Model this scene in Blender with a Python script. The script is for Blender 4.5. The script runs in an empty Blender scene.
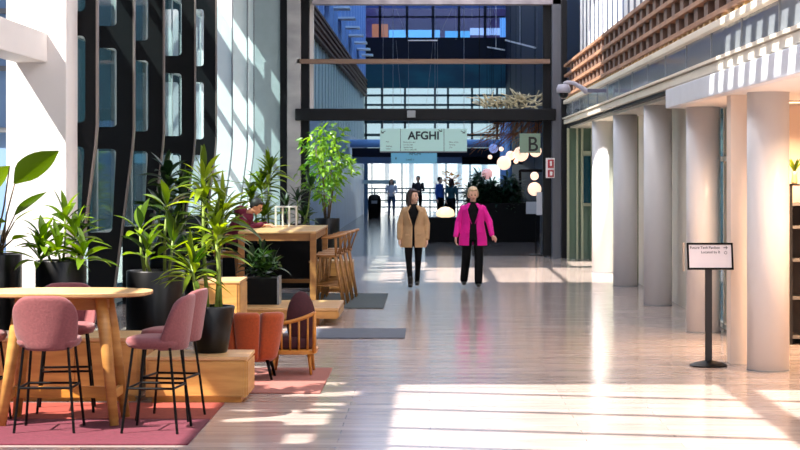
import bpy, bmesh, math, random
from mathutils import Vector, Matrix, Quaternion
R = math.radians
PI = math.pi
C = bpy.context.scene.collection
sc = bpy.context.scene
random.seed(7)

# ------------------------------------------------------------ camera, light, exposure
F = 1900.0                      # focal length in pixels of the 800x450 frame
EYE = 1.95
VX, VY = 430.0, 171.0           # vanishing point of the hall
cd = bpy.data.cameras.new('camera'); cam = bpy.data.objects.new('camera', cd); C.objects.link(cam)
cam.location = (0, 0, EYE); cam.rotation_euler = (R(90), 0, 0)
cd.sensor_width = 36; cd.lens = 36 * F / 800
cd.shift_x = -(VX - 400) / 800; cd.shift_y = (VY - 225) / 800
cd.clip_end = 500
cd.dof.use_dof = True; cd.dof.focus_distance = 21.0; cd.dof.aperture_fstop = 8.0
sc.camera = cam

w = bpy.data.worlds.new('sky'); sc.world = w; w.use_nodes = True
nt = w.node_tree; nt.nodes.clear()
bg = nt.nodes.new('ShaderNodeBackground'); ow = nt.nodes.new('ShaderNodeOutputWorld')
geo = nt.nodes.new('ShaderNodeTexCoord'); sep = nt.nodes.new('ShaderNodeSeparateXYZ')
rp = nt.nodes.new('ShaderNodeValToRGB')
rp.color_ramp.elements[0].position = 0.0; rp.color_ramp.elements[0].color = (0.86, 0.93, 1.0, 1)
rp.color_ramp.elements[1].position = 0.8; rp.color_ramp.elements[1].color = (0.28, 0.48, 0.95, 1)
nt.links.new(geo.outputs['Generated'], sep.inputs[0]); nt.links.new(sep.outputs['Z'], rp.inputs[0])
nt.links.new(rp.outputs[0], bg.inputs[0]); nt.links.new(bg.outputs[0], ow.inputs[0])
bg.inputs[1].default_value = 0.9

SUN = Vector((0.50, 0.34, -0.80)).normalized()
sl = bpy.data.lights.new('sun', 'SUN'); so = bpy.data.objects.new('sun', sl); C.objects.link(so)
sl.energy = 13.5; sl.angle = R(0.53); sl.color = (1.0, 0.93, 0.84)
so.rotation_euler = SUN.to_track_quat('-Z', 'Y').to_euler(); so.location = (-20, -8, 30)

vs = sc.view_settings
sc.display_settings.display_device = 'sRGB'
vs.view_transform = 'Standard'; vs.look = 'None'; vs.gamma = 1.0; vs.use_curve_mapping = False
vs.exposure = 0.30

# ------------------------------------------------------------ materials
def srgb(r, g, b):
    f = lambda c: (c/12.92 if c <= 0.04045 else ((c+0.055)/1.055)**2.4)
    return (f(r/255), f(g/255), f(b/255), 1)

MATS = {}
def mat(name, col, rough=0.5, metal=0.0, var=0.0, scale=(3, 3, 3), col2=None, bump=0.0, emit=None, estr=0, spec=0.5,
        detail=4, coat=0.0, sheen=0.0, bscale=None):
    if name in MATS: return MATS[name]
    m = bpy.data.materials.new(name); m.use_nodes = True; MATS[name] = m
    n = m.node_tree; p = n.nodes['Principled BSDF']
    p.inputs['Base Color'].default_value = srgb(*col); p.inputs['Roughness'].default_value = rough
    p.inputs['Metallic'].default_value = metal; p.inputs['Specular IOR Level'].default_value = spec
    p.inputs['Coat Weight'].default_value = coat; p.inputs['Sheen Weight'].default_value = sheen
    if var or col2:
        tc = n.nodes.new('ShaderNodeTexCoord'); mp = n.nodes.new('ShaderNodeMapping'); mp.inputs['Scale'].default_value = scale
        nz = n.nodes.new('ShaderNodeTexNoise'); nz.inputs['Detail'].default_value = detail; nz.inputs['Scale'].default_value = 1.0
        rm = n.nodes.new('ShaderNodeValToRGB')
        c1 = srgb(*col)
        if col2: c2 = srgb(*col2)
        else: c2 = tuple(max(0, c*(1-var)) for c in c1[:3]) + (1,)
        rm.color_ramp.elements[0].position = 0.35; rm.color_ramp.elements[0].color = c2
        rm.color_ramp.elements[1].position = 0.65; rm.color_ramp.elements[1].color = c1
        n.links.new(tc.outputs['Object'], mp.inputs[0]); n.links.new(mp.outputs[0], nz.inputs['Vector'])
        n.links.new(nz.outputs['Fac'], rm.inputs[0]); n.links.new(rm.outputs[0], p.inputs['Base Color'])
        if bump:
            b = n.nodes.new('ShaderNodeBump'); b.inputs['Strength'].default_value = bump; b.inputs['Distance'].default_value = 0.01
            src = nz
            if bscale:
                src = n.nodes.new('ShaderNodeTexNoise'); src.inputs['Scale'].default_value = bscale
                n.links.new(tc.outputs['Object'], src.inputs['Vector'])
            n.links.new(src.outputs['Fac'], b.inputs['Height']); n.links.new(b.outputs[0], p.inputs['Normal'])
    if emit:
        p.inputs['Emission Color'].default_value = srgb(*emit); p.inputs['Emission Strength'].default_value = estr
    return m

def glass_mat(name, tint, clear=0.5, rough=0.05, spec_col=(0.9, 0.95, 1, 1), body=None):
    """thin window glass: part clear, part tinted body, mirror by fresnel"""
    m = bpy.data.materials.new(name); m.use_nodes = True; n = m.node_tree; n.nodes.clear(); MATS[name] = m
    o = n.nodes.new('ShaderNodeOutputMaterial'); tr = n.nodes.new('ShaderNodeBsdfTransparent'); tr.inputs[0].default_value = srgb(*tint)
    df = n.nodes.new('ShaderNodeBsdfDiffuse'); df.inputs[0].default_value = srgb(*(body or tint))
    gl = n.nodes.new('ShaderNodeBsdfGlossy'); gl.inputs['Roughness'].default_value = rough; gl.inputs[0].default_value = spec_col
    m1 = n.nodes.new('ShaderNodeMixShader'); m1.inputs[0].default_value = clear
    n.links.new(df.outputs[0], m1.inputs[1]); n.links.new(tr.outputs[0], m1.inputs[2])
    fr = n.nodes.new('ShaderNodeFresnel'); fr.inputs[0].default_value = 1.5
    m2 = n.nodes.new('ShaderNodeMixShader'); n.links.new(fr.outputs[0], m2.inputs[0])
    n.links.new(m1.outputs[0], m2.inputs[1]); n.links.new(gl.outputs[0], m2.inputs[2])
    ge = n.nodes.new('ShaderNodeNewGeometry'); cl = n.nodes.new('ShaderNodeBsdfTransparent'); m3 = n.nodes.new('ShaderNodeMixShader')
    n.links.new(ge.outputs['Backfacing'], m3.inputs[0]); n.links.new(m2.outputs[0], m3.inputs[1]); n.links.new(cl.outputs[0], m3.inputs[2]); n.links.new(m3.outputs[0], o.inputs[0])
    return m

def leaf_mat(name, c1, c2, trans=0.45, rough=0.35):
    m = bpy.data.materials.new(name); m.use_nodes = True; n = m.node_tree; MATS[name] = m
    p = n.nodes['Principled BSDF']; o = n.nodes['Material Output']; p.inputs['Roughness'].default_value = rough
    g = n.nodes.new('ShaderNodeNewGeometry'); rm = n.nodes.new('ShaderNodeValToRGB')
    rm.color_ramp.elements[0].color = srgb(*c1); rm.color_ramp.elements[1].color = srgb(*c2)
    n.links.new(g.outputs['Random Per Island'], rm.inputs[0]); n.links.new(rm.outputs[0], p.inputs['Base Color'])
    t = n.nodes.new('ShaderNodeBsdfTranslucent'); hs = n.nodes.new('ShaderNodeHueSaturation'); hs.inputs['Value'].default_value = 1.7
    hs.inputs['Saturation'].default_value = 1.15; hs.inputs['Hue'].default_value = 0.485
    n.links.new(rm.outputs[0], hs.inputs['Color']); n.links.new(hs.outputs[0], t.inputs[0])
    mx = n.nodes.new('ShaderNodeMixShader'); mx.inputs[0].default_value = trans
    n.links.new(p.outputs[0], mx.inputs[1]); n.links.new(t.outputs[0], mx.inputs[2]); n.links.new(mx.outputs[0], o.inputs[0])
    return m

# floor: pale wood-look planks laid across the hall, glossy
def floor_mat():
    m = bpy.data.materials.new('polished_plank_floor'); m.use_nodes = True; n = m.node_tree; p = n.nodes['Principled BSDF']
    tc = n.nodes.new('ShaderNodeTexCoord')
    br = n.nodes.new('ShaderNodeTexBrick'); br.inputs['Scale'].default_value = 1.0
    br.inputs['Brick Width'].default_value = 1.8; br.inputs['Row Height'].default_value = 0.22; br.inputs['Mortar Size'].default_value = 0.004
    br.inputs['Color1'].default_value = srgb(184, 171, 164); br.inputs['Color2'].default_value = srgb(170, 156, 149)
    br.inputs['Mortar'].default_value = srgb(154, 140, 134); br.offset = 0.37
    n.links.new(tc.outputs['Object'], br.inputs['Vector'])
    mp = n.nodes.new('ShaderNodeMapping'); mp.inputs['Scale'].default_value = (0.9, 11, 1)
    nz = n.nodes.new('ShaderNodeTexNoise'); nz.inputs['Scale'].default_value = 1.0; nz.inputs['Detail'].default_value = 6; nz.inputs['Roughness'].default_value = 0.62
    n.links.new(tc.outputs['Object'], mp.inputs[0]); n.links.new(mp.outputs[0], nz.inputs['Vector'])
    rm = n.nodes.new('ShaderNodeValToRGB'); rm.color_ramp.elements[0].position = 0.3; rm.color_ramp.elements[0].color = (0.72, 0.69, 0.69, 1)
    rm.color_ramp.elements[1].position = 0.7; rm.color_ramp.elements[1].color = (1.12, 1.1, 1.1, 1)
    n.links.new(nz.outputs['Fac'], rm.inputs[0])
    mx = n.nodes.new('ShaderNodeMix'); mx.data_type = 'RGBA'; mx.blend_type = 'MULTIPLY'; mx.inputs['Factor'].default_value = 1
    n.links.new(br.outputs['Color'], mx.inputs[6]); n.links.new(rm.outputs[0], mx.inputs[7]); n.links.new(mx.outputs[2], p.inputs['Base Color'])
    rr = n.nodes.new('ShaderNodeMapRange'); rr.inputs['To Min'].default_value = 0.09; rr.inputs['To Max'].default_value = 0.22
    n.links.new(nz.outputs['Fac'], rr.inputs['Value']); n.links.new(rr.outputs[0], p.inputs['Roughness'])
    p.inputs['Specular IOR Level'].default_value = 0.5
    return m

WOOD = mat('light_oak', (200, 150, 82), 0.42, col2=(174, 122, 62), scale=(2.2, 2.2, 16), detail=5)
WOODT = mat('pale_oak_top', (214, 172, 120), 0.32, col2=(190, 146, 96), scale=(2, 14, 6), detail=5)
WOODD = mat('golden_oak', (204, 138, 54), 0.42, col2=(172, 108, 38), scale=(3, 3, 14), detail=4)
WOODB = mat('oak_bar_wood', (176, 122, 66), 0.45, col2=(146, 98, 50), scale=(3, 3, 12))
WHITE = mat('white_plaster', (236, 232, 230), 0.55, var=0.05, scale=(1, 1, 1))
CREAM = mat('cream_render', (226, 216, 200), 0.5, var=0.08, scale=(1, 1, 1))
COLW = mat('white_gloss_column', (226, 224, 226), 0.3, var=0.04, scale=(2, 2, .6))
DSTEEL = mat('dark_coated_steel', (22, 21, 24), 0.42, metal=0.0, var=0.3, scale=(2, 2, 1))
EDGE = mat('worn_steel_edge', (150, 138, 132), 0.35, metal=0.6)  # pale strip colour for the edges of the dark fins
GREY = mat('grey_painted_steel', (132, 136, 142), 0.4, var=0.15, scale=(2, 2, 1))
BLACK = mat('satin_black_metal', (3, 3, 4), 0.45, spec=.15)
POT = mat('black_planter_glaze', (4, 4, 5), 0.3, spec=.3, var=0.2, scale=(3, 3, 3))
SOIL = mat('potting_soil', (46, 32, 24), 0.95, var=0.5, scale=(40, 40, 40))
STEM = mat('green_cane', (120, 142, 56), 0.5, var=0.4, scale=(4, 4, 30))
BARK = mat('brown_stem', (96, 76, 50), 0.7, var=0.4, scale=(6, 6, 30))
LEAF = leaf_mat('bright_leaf', (18, 52, 14), (140, 166, 40))
LEAFD = leaf_mat('deep_leaf', (12, 34, 18), (54, 84, 32), 0.3)
LEAFB = leaf_mat('broad_leaf', (16, 48, 14), (112, 146, 34), 0.42, 0.25)
MAUVE = mat('mauve_wool', (130, 70, 72), 0.85, var=0.18, scale=(60, 60, 60), bump=0.3, sheen=0.15)
ORANGE = mat('burnt_orange_fabric', (158, 64, 8), 0.85, var=0.2, scale=(50, 50, 50), bump=0.3, sheen=0.3)
MAROON = mat('maroon_fabric', (64, 18, 26), 0.85, var=0.25, scale=(40, 40, 40), bump=0.2)
SKIN = mat('skin', (238, 188, 160), 0.5)
SKIND = mat('tan_skin', (196, 140, 110), 0.5)

# ------------------------------------------------------------ mesh helpers
class MB:
    def __init__(s): s.bm = bmesh.new()
    def box(s, x0, x1, y0, y1, z0, z1, rot=None, at=None):
        M = Matrix.Translation(((x0+x1)/2, (y0+y1)/2, (z0+z1)/2)) @ Matrix.Diagonal((abs(x1-x0), abs(y1-y0), abs(z1-z0), 1))
        if rot is not None: M = rot @ M
        bmesh.ops.create_cube(s.bm, size=1.0, matrix=M); return s
    def bar(s, p0, p1, wx, wy=None, up=Vector((0, 0, 1))):
        """rectangular bar from p0 to p1"""
        wy = wy or wx
        p0, p1 = Vector(p0), Vector(p1); d = (p1-p0); L = d.length; d.normalize()
        if abs(d.dot(up)) > 0.99: up = Vector((0, 1, 0))
        sx = d.cross(up).normalized(); sy = sx.cross(d).normalized()
        M = Matrix((sx, sy, d)).transposed().to_4x4(); M.translation = (p0+p1)/2
        bmesh.ops.create_cube(s.bm, size=1.0, matrix=M @ Matrix.Diagonal((wx, wy, L, 1))); return s
    def tube(s, pts, r, n=10, cap=True, flat=None):
        pts = [Vector(p) for p in pts]
        if not isinstance(r, (list, tuple)): r = [r]*len(pts)
        rings = []; prev = None
        for i, p in enumerate(pts):
            d = (pts[min(i+1, len(pts)-1)] - pts[max(i-1, 0)]).normalized()
            if prev is None:
                a = Vector((0, 0, 1)) if abs(d.z) < 0.9 else Vector((1, 0, 0))
                u = d.cross(a).normalized()
            else:
                u = (prev - d*prev.dot(d)).normalized()
            prev = u; v = d.cross(u)
            rings.append([s.bm.verts.new(p + (u*math.cos(2*PI*k/n) + v*math.sin(2*PI*k/n))*r[i]) for k in range(n)])
        for a, b in zip(rings, rings[1:]):
            for k in range(n): s.bm.faces.new((a[k], a[(k+1) % n], b[(k+1) % n], b[k]))
        if cap:
            s.bm.faces.new(list(reversed(rings[0]))); s.bm.faces.new(rings[-1])
        return s
    def rings(s, rs, n=24, cap=True, power=2.0):
        """rs: (cx, cy, z, rx, ry); stacked super-ellipses"""
        out = []
        for cx, cy, z, rx, ry in rs:
            row = []
            for k in range(n):
                t = 2*PI*k/n; c, q = math.cos(t), math.sin(t)
                e = 2.0/power
                row.append(s.bm.verts.new((cx + rx*math.copysign(abs(c)**e, c), cy + ry*math.copysign(abs(q)**e, q), z)))
            out.append(row)
        for a, b in zip(out, out[1:]):
            for k in range(n): s.bm.faces.new((a[k], a[(k+1) % n], b[(k+1) % n], b[k]))
        if cap: s.bm.faces.new(list(reversed(out[0]))); s.bm.faces.new(out[-1])
        return s
    def lathe(s, prof, n=32, c=(0, 0), cap=True):
        return s.rings([(c[0], c[1], z, r, r) for r, z in prof], n, cap)
    def ball(s, c, rx, ry=None, rz=None, seg=16, rot=None):
        ry = ry or rx; rz = rz or rx
        M = Matrix.Translation(c) @ (rot.to_4x4() if rot else Matrix()) @ Matrix.Diagonal((rx, ry, rz, 1))
        bmesh.ops.create_uvsphere(s.bm, u_segments=seg, v_segments=max(6, seg//2+2), radius=1, matrix=M); return s
    def prism(s, poly, fn, holes=()):
        """closed polygon with holes, given in 2D; fn(u, v, side) -> 3D; side 0/1"""
        b2 = bmesh.new(); loops = [list(poly)] + [list(h) for h in holes]; edges = []
        for L in loops:
            vv = [b2.verts.new((u, v, 0)) for u, v in L]
            edges += [b2.edges.new((vv[i], vv[(i+1) % len(vv)])) for i in range(len(vv))]
        bmesh.ops.triangle_fill(b2, use_beauty=True, use_dissolve=False, edges=edges)
        b2.verts.index_update(); V = [v.co.copy() for v in b2.verts]; Fs = [[v.index for v in f.verts] for f in b2.faces]
        b2.free()
        A = [s.bm.verts.new(fn(v.x, v.y, 0)) for v in V]; B = [s.bm.verts.new(fn(v.x, v.y, 1)) for v in V]
        for f in Fs:
            s.bm.faces.new([A[i] for i in f]); s.bm.faces.new([B[i] for i in reversed(f)])
        k = 0
        for L in loops:
            m = len(L)
            for i in range(m):
                s.bm.faces.new((A[k+i], A[k+(i+1) % m], B[k+(i+1) % m], B[k+i]))
            k += m
        return s
    def leaf(s, base, d, L, W, droop=0.4, fold=0.25, seg=5, tipw=0.0, peak=0.45, side=None):
        base = Vector(base); d = Vector(d).normalized()
        u = d.cross(Vector((0, 0, 1)))
        if u.length < 0.05: u = Vector((1, 0, 0))
        u.normalize()
        if side is not None: u = (u*math.cos(side) + d.cross(u)*math.sin(side))
        p = base.copy(); rows = []
        for i in range(seg+1):
            t = i/seg
            wv = W*0.5*(math.sin(PI*min(1, (t/peak)*0.5)) if t < peak else math.cos(PI*0.5*((t-peak)/(1-peak))**1.3))
            wv = max(wv, W*0.03)
            nrm = u.cross(d).normalized()
            rows.append((s.bm.verts.new(p - u*wv + nrm*fold*wv), s.bm.verts.new(p), s.bm.verts.new(p + u*wv + nrm*fold*wv)))
            d = (d + Vector((0, 0, -1))*droop/seg).normalized()
            p = p + d*(L/seg)
        for a, b in zip(rows, rows[1:]):
            s.bm.faces.new((a[0], a[1], b[1], b[0])); s.bm.faces.new((a[1], a[2], b[2], b[1]))
        return s
    def build(s, name, m, parent=None, bevel=0, smooth=False, seg=2, sub=0, loc=None, recalc=True):
        if recalc: bmesh.ops.recalc_face_normals(s.bm, faces=s.bm.faces[:])
        me = bpy.data.meshes.new(name); s.bm.to_mesh(me); s.bm.free()
        me.materials.append(m)
        if smooth:
            for p in me.polygons: p.use_smooth = True
        o = bpy.data.objects.new(name, me); C.objects.link(o)
        if parent is not None: o.parent = parent
        if loc is not None: o.location = loc
        if bevel:
            b = o.modifiers.new('bevel', 'BEVEL'); b.width = bevel; b.segments = seg; b.limit_method = 'ANGLE'; b.angle_limit = R(40)
        if sub:
            b = o.modifiers.new('sub', 'SUBSURF'); b.levels = sub; b.render_levels = sub
        if smooth and not sub:
            try: me.shade_smooth_by_angle = None
            except Exception: pass
        return o
    def fuse(s, name, m, parent=None, voxel=0.012, it=4):
        """melt overlapping shapes into one continuous smooth skin"""
        bmesh.ops.recalc_face_normals(s.bm, faces=s.bm.faces[:])
        me = bpy.data.meshes.new(name + '_tmp'); s.bm.to_mesh(me); s.bm.free()
        o = bpy.data.objects.new(name + '_tmp', me); C.objects.link(o)
        r = o.modifiers.new('r', 'REMESH'); r.mode = 'VOXEL'; r.voxel_size = voxel; r.use_smooth_shade = True
        k = o.modifiers.new('s', 'SMOOTH'); k.iterations = it; k.factor = 0.5
        dg = bpy.context.evaluated_depsgraph_get()
        nm = bpy.data.meshes.new_from_object(o.evaluated_get(dg)); bpy.data.objects.remove(o)
        nm.name = name; nm.materials.clear(); nm.materials.append(m)
        for p in nm.polygons: p.use_smooth = True
        q = bpy.data.objects.new(name, nm); C.objects.link(q)
        if parent is not None: q.parent = parent
        return q

def thing(name, label, cat, loc=(0, 0, 0), rz=0, group=None):
    o = bpy.data.objects.new(name, None); C.objects.link(o); o.location = loc; o.rotation_euler = (0, 0, rz)
    o.empty_display_size = 0.1
    tag(o, label, cat, group); return o
def tag(o, label, cat, group=None, kind=None):
    o['label'] = label; o['category'] = cat
    if group: o['group'] = group
    if kind: o['kind'] = kind
    return o
def struct(o): o['kind'] = 'structure'; return o
def dup(root, loc, rz, label, group=None):
    r = root.copy(); C.objects.link(r); r.location = loc; r.rotation_euler = (0, 0, rz); r['label'] = label
    if group: r['group'] = group
    for ch in list(root.children):
        c = ch.copy(); C.objects.link(c); c.parent = r
        for g in list(ch.children):
            d = g.copy(); C.objects.link(d); d.parent = c
    return r
def P(px, py, Y): return Vector(((px-VX)*Y/F, Y, EYE-(py-VY)*Y/F))
def PX(px, Y): return (px-VX)*Y/F
def PZ(py, Y): return EYE-(py-VY)*Y/F
def FY(py): return EYE*F/(py-VY)            # distance of a floor point seen at row py
def rect(px0, py0, px1, py1, Y, dep):
    return MB().box(PX(px0, Y), PX(px1, Y), Y, Y+dep, PZ(py1, Y), PZ(py0, Y))
def sbox(name, x0, x1, y0, y1, z0, z1, m, bevel=0):
    return struct(MB().box(x0, x1, y0, y1, z0, z1).build(name, m, bevel=bevel))
def text(s, name, size, loc, m, parent=None, rot=(R(90), 0, 0), align='LEFT', ext=0.003, font_w=1.0, bold=0.0):
    cu = bpy.data.curves.new(name + '_c', 'FONT'); cu.body = s; cu.size = size; cu.extrude = ext; cu.align_x = align; cu.align_y = 'BOTTOM_BASELINE'
    cu.space_character = 1.0; cu.offset = bold
    o = bpy.data.objects.new('t', cu); C.objects.link(o)
    me = bpy.data.meshes.new_from_object(o.evaluated_get(bpy.context.evaluated_depsgraph_get())); bpy.data.objects.remove(o)
    me.materials.clear(); me.materials.append(m); me.name = name
    q = bpy.data.objects.new(name, me); C.objects.link(q); q.location = loc; q.rotation_euler = rot; q.scale = (font_w, 1, 1)
    if parent is not None: q.parent = parent
    return q
# ============================================================ SETTING
ROOF = 6.5
FM = floor_mat()
sbox('floor', -5.4, 8.0, 2.0, 43.6, -0.2, 0.0, FM)
sbox('floor_far', -5.4, 8.0, 43.6, 92.0, -0.2, 0.0, mat('dark_polished_stone', (112, 98, 92), .13, var=.3, scale=(1, 6, 1)))  # darker colour stands in for the dark reflections on the far floor
sbox('trim_outside_paving', -60, 60, 92.001, 200, -0.25, -0.05, mat('outside_paving', (190, 190, 186), 0.8, var=0.15))
sbox('trim_side_paving', -60, -5.401, -20, 92.0, -0.3, -0.05, MATS['outside_paving'])

# unseen roof added: translucent sheets for fill, openings cut to shape the sun patches
FILLROOF = bpy.data.materials.new('frosted_roof_glass'); FILLROOF.use_nodes = True
_n = FILLROOF.node_tree; _n.nodes.clear(); _o = _n.nodes.new('ShaderNodeOutputMaterial'); _t = _n.nodes.new('ShaderNodeBsdfTranslucent')
_t.inputs[0].default_value = (0.54, 0.54, 0.555, 1); _d = _n.nodes.new('ShaderNodeBsdfDiffuse'); _d.inputs[0].default_value = (0.6, 0.6, 0.6, 1)
_m = _n.nodes.new('ShaderNodeAddShader'); _n.links.new(_t.outputs[0], _m.inputs[0]); _n.links.new(_d.outputs[0], _m.inputs[1]); _n.links.new(_m.outputs[0], _o.inputs[0])
KX, KY = -SUN.x/SUN.z, -SUN.y/SUN.z         # sideways travel of a sun ray per metre of fall
def sunhole(x0, x1, y0, y1, z=0.0):         # opening placed so the sun lights this patch at height z
    h = ROOF - z
    return (x0-KX*h, x1-KX*h, y0-KY*h, y1-KY*h)
HOLES = [sunhole(-0.29, 2.62, 9.0, 17.35), sunhole(2.9, 4.6, 9.0, 16.9)]
for a, b in ((-1.5, -0.5), (-0.08, 1.0), (1.2, 2.35), (2.45, 3.45)): HOLES.append(sunhole(a, b, 33.3, 38.3))
# openings cut to light the seating corner, plants, pier, column and bulkhead
HOLES += [sunhole(-4.6, -1.95, 13.3, 15.9, 0.3), sunhole(-1.62, -1.05, 14.75, 15.5), sunhole(-1.75, -1.15, 17.2, 17.5),
          sunhole(-1.06, -0.86, 13.6, 14.1), sunhole(-1.12, -0.80, 14.6, 15.25), sunhole(-1.0, -0.78, 15.45, 15.6), sunhole(-.98, -.72, 15.8, 15.98), sunhole(-.96, -.62, 16.5, 16.9), (-9.6, -5.4, 19.1, 21.4), (-7.6, -6.2, 17.8, 19.1), (-6.3, -5.6, 15.3, 16.2), sunhole(-2.4, -1.72, 15.8, 16.9, 1.5), (1.15, 2.6, 32.0, 39.0), sunhole(3.3, 4.9, 34.5, 37.2)] + [(.56, 1.15, 12.9+.62*i, 13.2+.62*i) for i in range(9)] + [
          sunhole(-2.6, -2.0, 23.0, 30, 1.2), sunhole(-2.7, -1.7, 36, 39.5, 2.6), sunhole(2.3, 3.6, 38.6, 40.5, 1.0)]
def roof(name, X0, X1, Y0, Y1, z, m, holes):
    xs = sorted(set([X0, X1] + [min(max(h[i], X0), X1) for h in holes for i in (0, 1)]))
    ys = sorted(set([Y0, Y1] + [min(max(h[i], Y0), Y1) for h in holes for i in (2, 3)]))
    b = MB(); V = {}
    def v(x, y):
        if (x, y) not in V: V[(x, y)] = b.bm.verts.new((x, y, z))
        return V[(x, y)]
    for x0, x1 in zip(xs, xs[1:]):
        for y0, y1 in zip(ys, ys[1:]):
            cx, cy = (x0+x1)/2, (y0+y1)/2
            if any(h[0] < cx < h[1] and h[2] < cy < h[3] for h in holes): continue
            b.bm.faces.new((v(x0, y0), v(x1, y0), v(x1, y1), v(x0, y1)))
    return struct(b.build(name, m))
DIM = FILLROOF.copy(); DIM.name = 'dark_backed_roof_sheet'; DIM.node_tree.nodes['Translucent BSDF'].inputs[0].default_value = (0.035, 0.035, 0.037, 1)
DIM.node_tree.nodes['Diffuse BSDF'].inputs[0].default_value = (0.25, 0.25, 0.27, 1)  # darker sheet added over the left side to cut the fill light
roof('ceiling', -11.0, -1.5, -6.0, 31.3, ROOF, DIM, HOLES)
roof('ceiling', -1.5, 9.0, -6.0, 31.3, ROOF, FILLROOF, HOLES)
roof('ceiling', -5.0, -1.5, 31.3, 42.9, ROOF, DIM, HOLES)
roof('ceiling', -1.5, 9.0, 31.3, 42.9, ROOF, FILLROOF, HOLES)
sbox('wall_left', -11.2, -11.0, -6, 23.3, -.1, ROOF, mat('dark_left_wall', (60, 58, 58), .7))  # unseen wall added to keep sky light off the left side
# roof bars crossing the big opening: their shadows are the thin stripes on the floor
for k, yy in enumerate((16.83, 15.6, 14.45, 13.5, 12.6)):
    s0 = Vector((-0.9 - KX*ROOF, yy + 0.10 - KY*ROOF, ROOF+0.03)); s1 = Vector((4.8 - KX*ROOF, yy - 1.15 - KY*ROOF, ROOF+0.03))
    struct(MB().bar(s0, s1, 0.09, 0.05).build('trim_roof_bar', DSTEEL))

# ---------------- left side: white pier, beam, steel fins and glass
sbox('wall_left_pier', PX(8, 22), PX(68, 22), 21.9, 22.6, 0, ROOF, WHITE, 0.01)
struct(MB().box(-4.78, -4.41, 14.5, 21.9, 3.2, 3.54).build('trim_left_beam', WHITE, bevel=0.012))
sbox('window_1', -6.6, -4.9, 23.2, 23.3, 0, ROOF, glass_mat('blue_glass', (70, 120, 200), 0.15, 0.08, body=(150, 184, 226)))
b = MB()
for z in (1.2, 2.45, 3.2, 3.9, 4.5): b.box(-6.6, -4.9, 23.12, 23.2, z-.03, z+.03)
struct(b.build('trim_window_bars', GREY))
TEALG = glass_mat('teal_facade_glass', (215, 240, 240), 0.8, 0.06, body=(14, 50, 58))
sbox('window_2', -4.56, -4.52, 22.7, 42.8, 0, 5.75, TEALG)
b = MB()
for y in [22.8 + 1.5*i for i in range(14)]: b.box(-4.58, -4.51, y-.03, y+.03, 0, 5.75)
for z in (0.1, 1.08, 2.4, 3.72, 5.04): b.box(-4.58, -4.51, 22.7, 42.8, z-.05, z+.05)
struct(b.build('window_2_frame', mat('teal_grey_frame', (160, 176, 176), 0.45)))
def rrect(x0, x1, z0, z1, r=0.07, n=4, sh=lambda z: 0):
    pts = []
    for cx, cz, a0 in ((x1-r, z1-r, 0), (x0+r, z1-r, 90), (x0+r, z0+r, 180), (x1-r, z0+r, 270)):
        for k in range(n+1):
            a = R(a0 + 90*k/n); z = cz + r*math.sin(a); pts.append((cx + r*math.cos(a) + sh(z), z))
    return pts
def kink(z): return 0 if z > 2.4 else -(2.4-z)*0.127
FIN = mat('blackened_fin_steel', (7, 8, 11), 0.5, spec=.25, col2=(4, 10, 15), scale=(1.5, 1.5, .5))  # unlit copy of the fin steel, shade put into the colour
FINP = mat('pale_coated_fin', (222, 228, 230), 0.5, var=0.05)  # lit copy of the fin steel, sunlight put into the colour
FINL = ['black steel wall fin with rounded slots just behind the white pier', 'second black slotted steel fin behind the white pier',
        'third black slotted steel fin along the left glass wall', 'fourth black slotted steel fin along the left glass wall',
        'last dark slotted fin before the pale sunlit ones', 'first pale sunlit fin after the black fins on the left wall',
        'middle pale sunlit fin of the left glass wall', 'pale sunlit fin next to the grey portal frame']
for k, y in enumerate((22.7, 25.0, 27.8, 31.5, 34.6, 37.4, 40.5, 42.0)):
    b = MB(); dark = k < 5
    TP = ROOF if dark else 5.8
    OX = -3.98 if k == 0 else -3.9
    outer = [(-4.5, 0)] + [(OX + kink(z), z) for z in (0, 0.6, 1.2, 1.8, 2.25)] + [(OX, 2.5), (OX, TP), (-4.5, TP)]
    slots = []
    for z0, z1 in ((1.14, 2.24), (2.53, 3.57), (3.86, 4.9), (5.13, 5.65)):
        if dark: slots.append(rrect(-4.46, -4.12, z0, z1, .06, sh=lambda z: .4*kink(z)))
        else: slots.append(rrect(-4.46, -4.34, z0+.1, z1-.1, 0.04, sh=lambda z: .4*kink(z)))
    b.prism(outer, lambda u, v, s, y=y: (u, y + (0 if s == 0 else 0.05), v), slots)
    f = thing('facade_fin', FINL[k], 'wall fin', (0, 0, 0), 0, 'slotted fins of the left wall')
    b.build('fin_plate', FIN if dark else FINP, f)
    e = MB()
    zs = [0, 0.6, 1.2, 1.8, 2.25, 2.5, TP]
    for z0, z1 in zip(zs, zs[1:]):
        e.bar((OX+.01 + kink(z0), y-0.02, z0), (OX+.01 + kink(z1), y-0.02, z1), 0.022, 0.10)
    e.build('edge_strip', EDGE if dark else GREY, f)
# dark mass added outside to keep the sun off the near fins
ob = MB().box(-16, -8.2, 23.5, 31.2, -0.1, 6.4).build('neighbour_building', mat('dark_cladding', (34, 60, 72), 0.4, col2=(16, 34, 46), scale=(1, .6, .6)))
tag(ob, 'dark teal clad building standing outside beyond the slotted black fins', 'building')
ob = MB().box(-18, -6.4, 50, 62, -.1, 13)  # invented block added so the slots look darker
ob = ob.build('dark_office_block', mat('petrol_cladding', (12, 52, 64), 0.4, col2=(5, 26, 38), scale=(.6, .6, .3))); tag(ob, 'petrol blue office block glimpsed through the slots of the black fins', 'building')
ob = MB().bar((-6.0, 28, 7.2), (-6.0, 46, 7.2), 0.34, 0.34).build('steel_brace', DSTEEL)
tag(ob, 'dark steel beam high outside the left glass wall shading the pale fins', 'brace')

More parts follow.
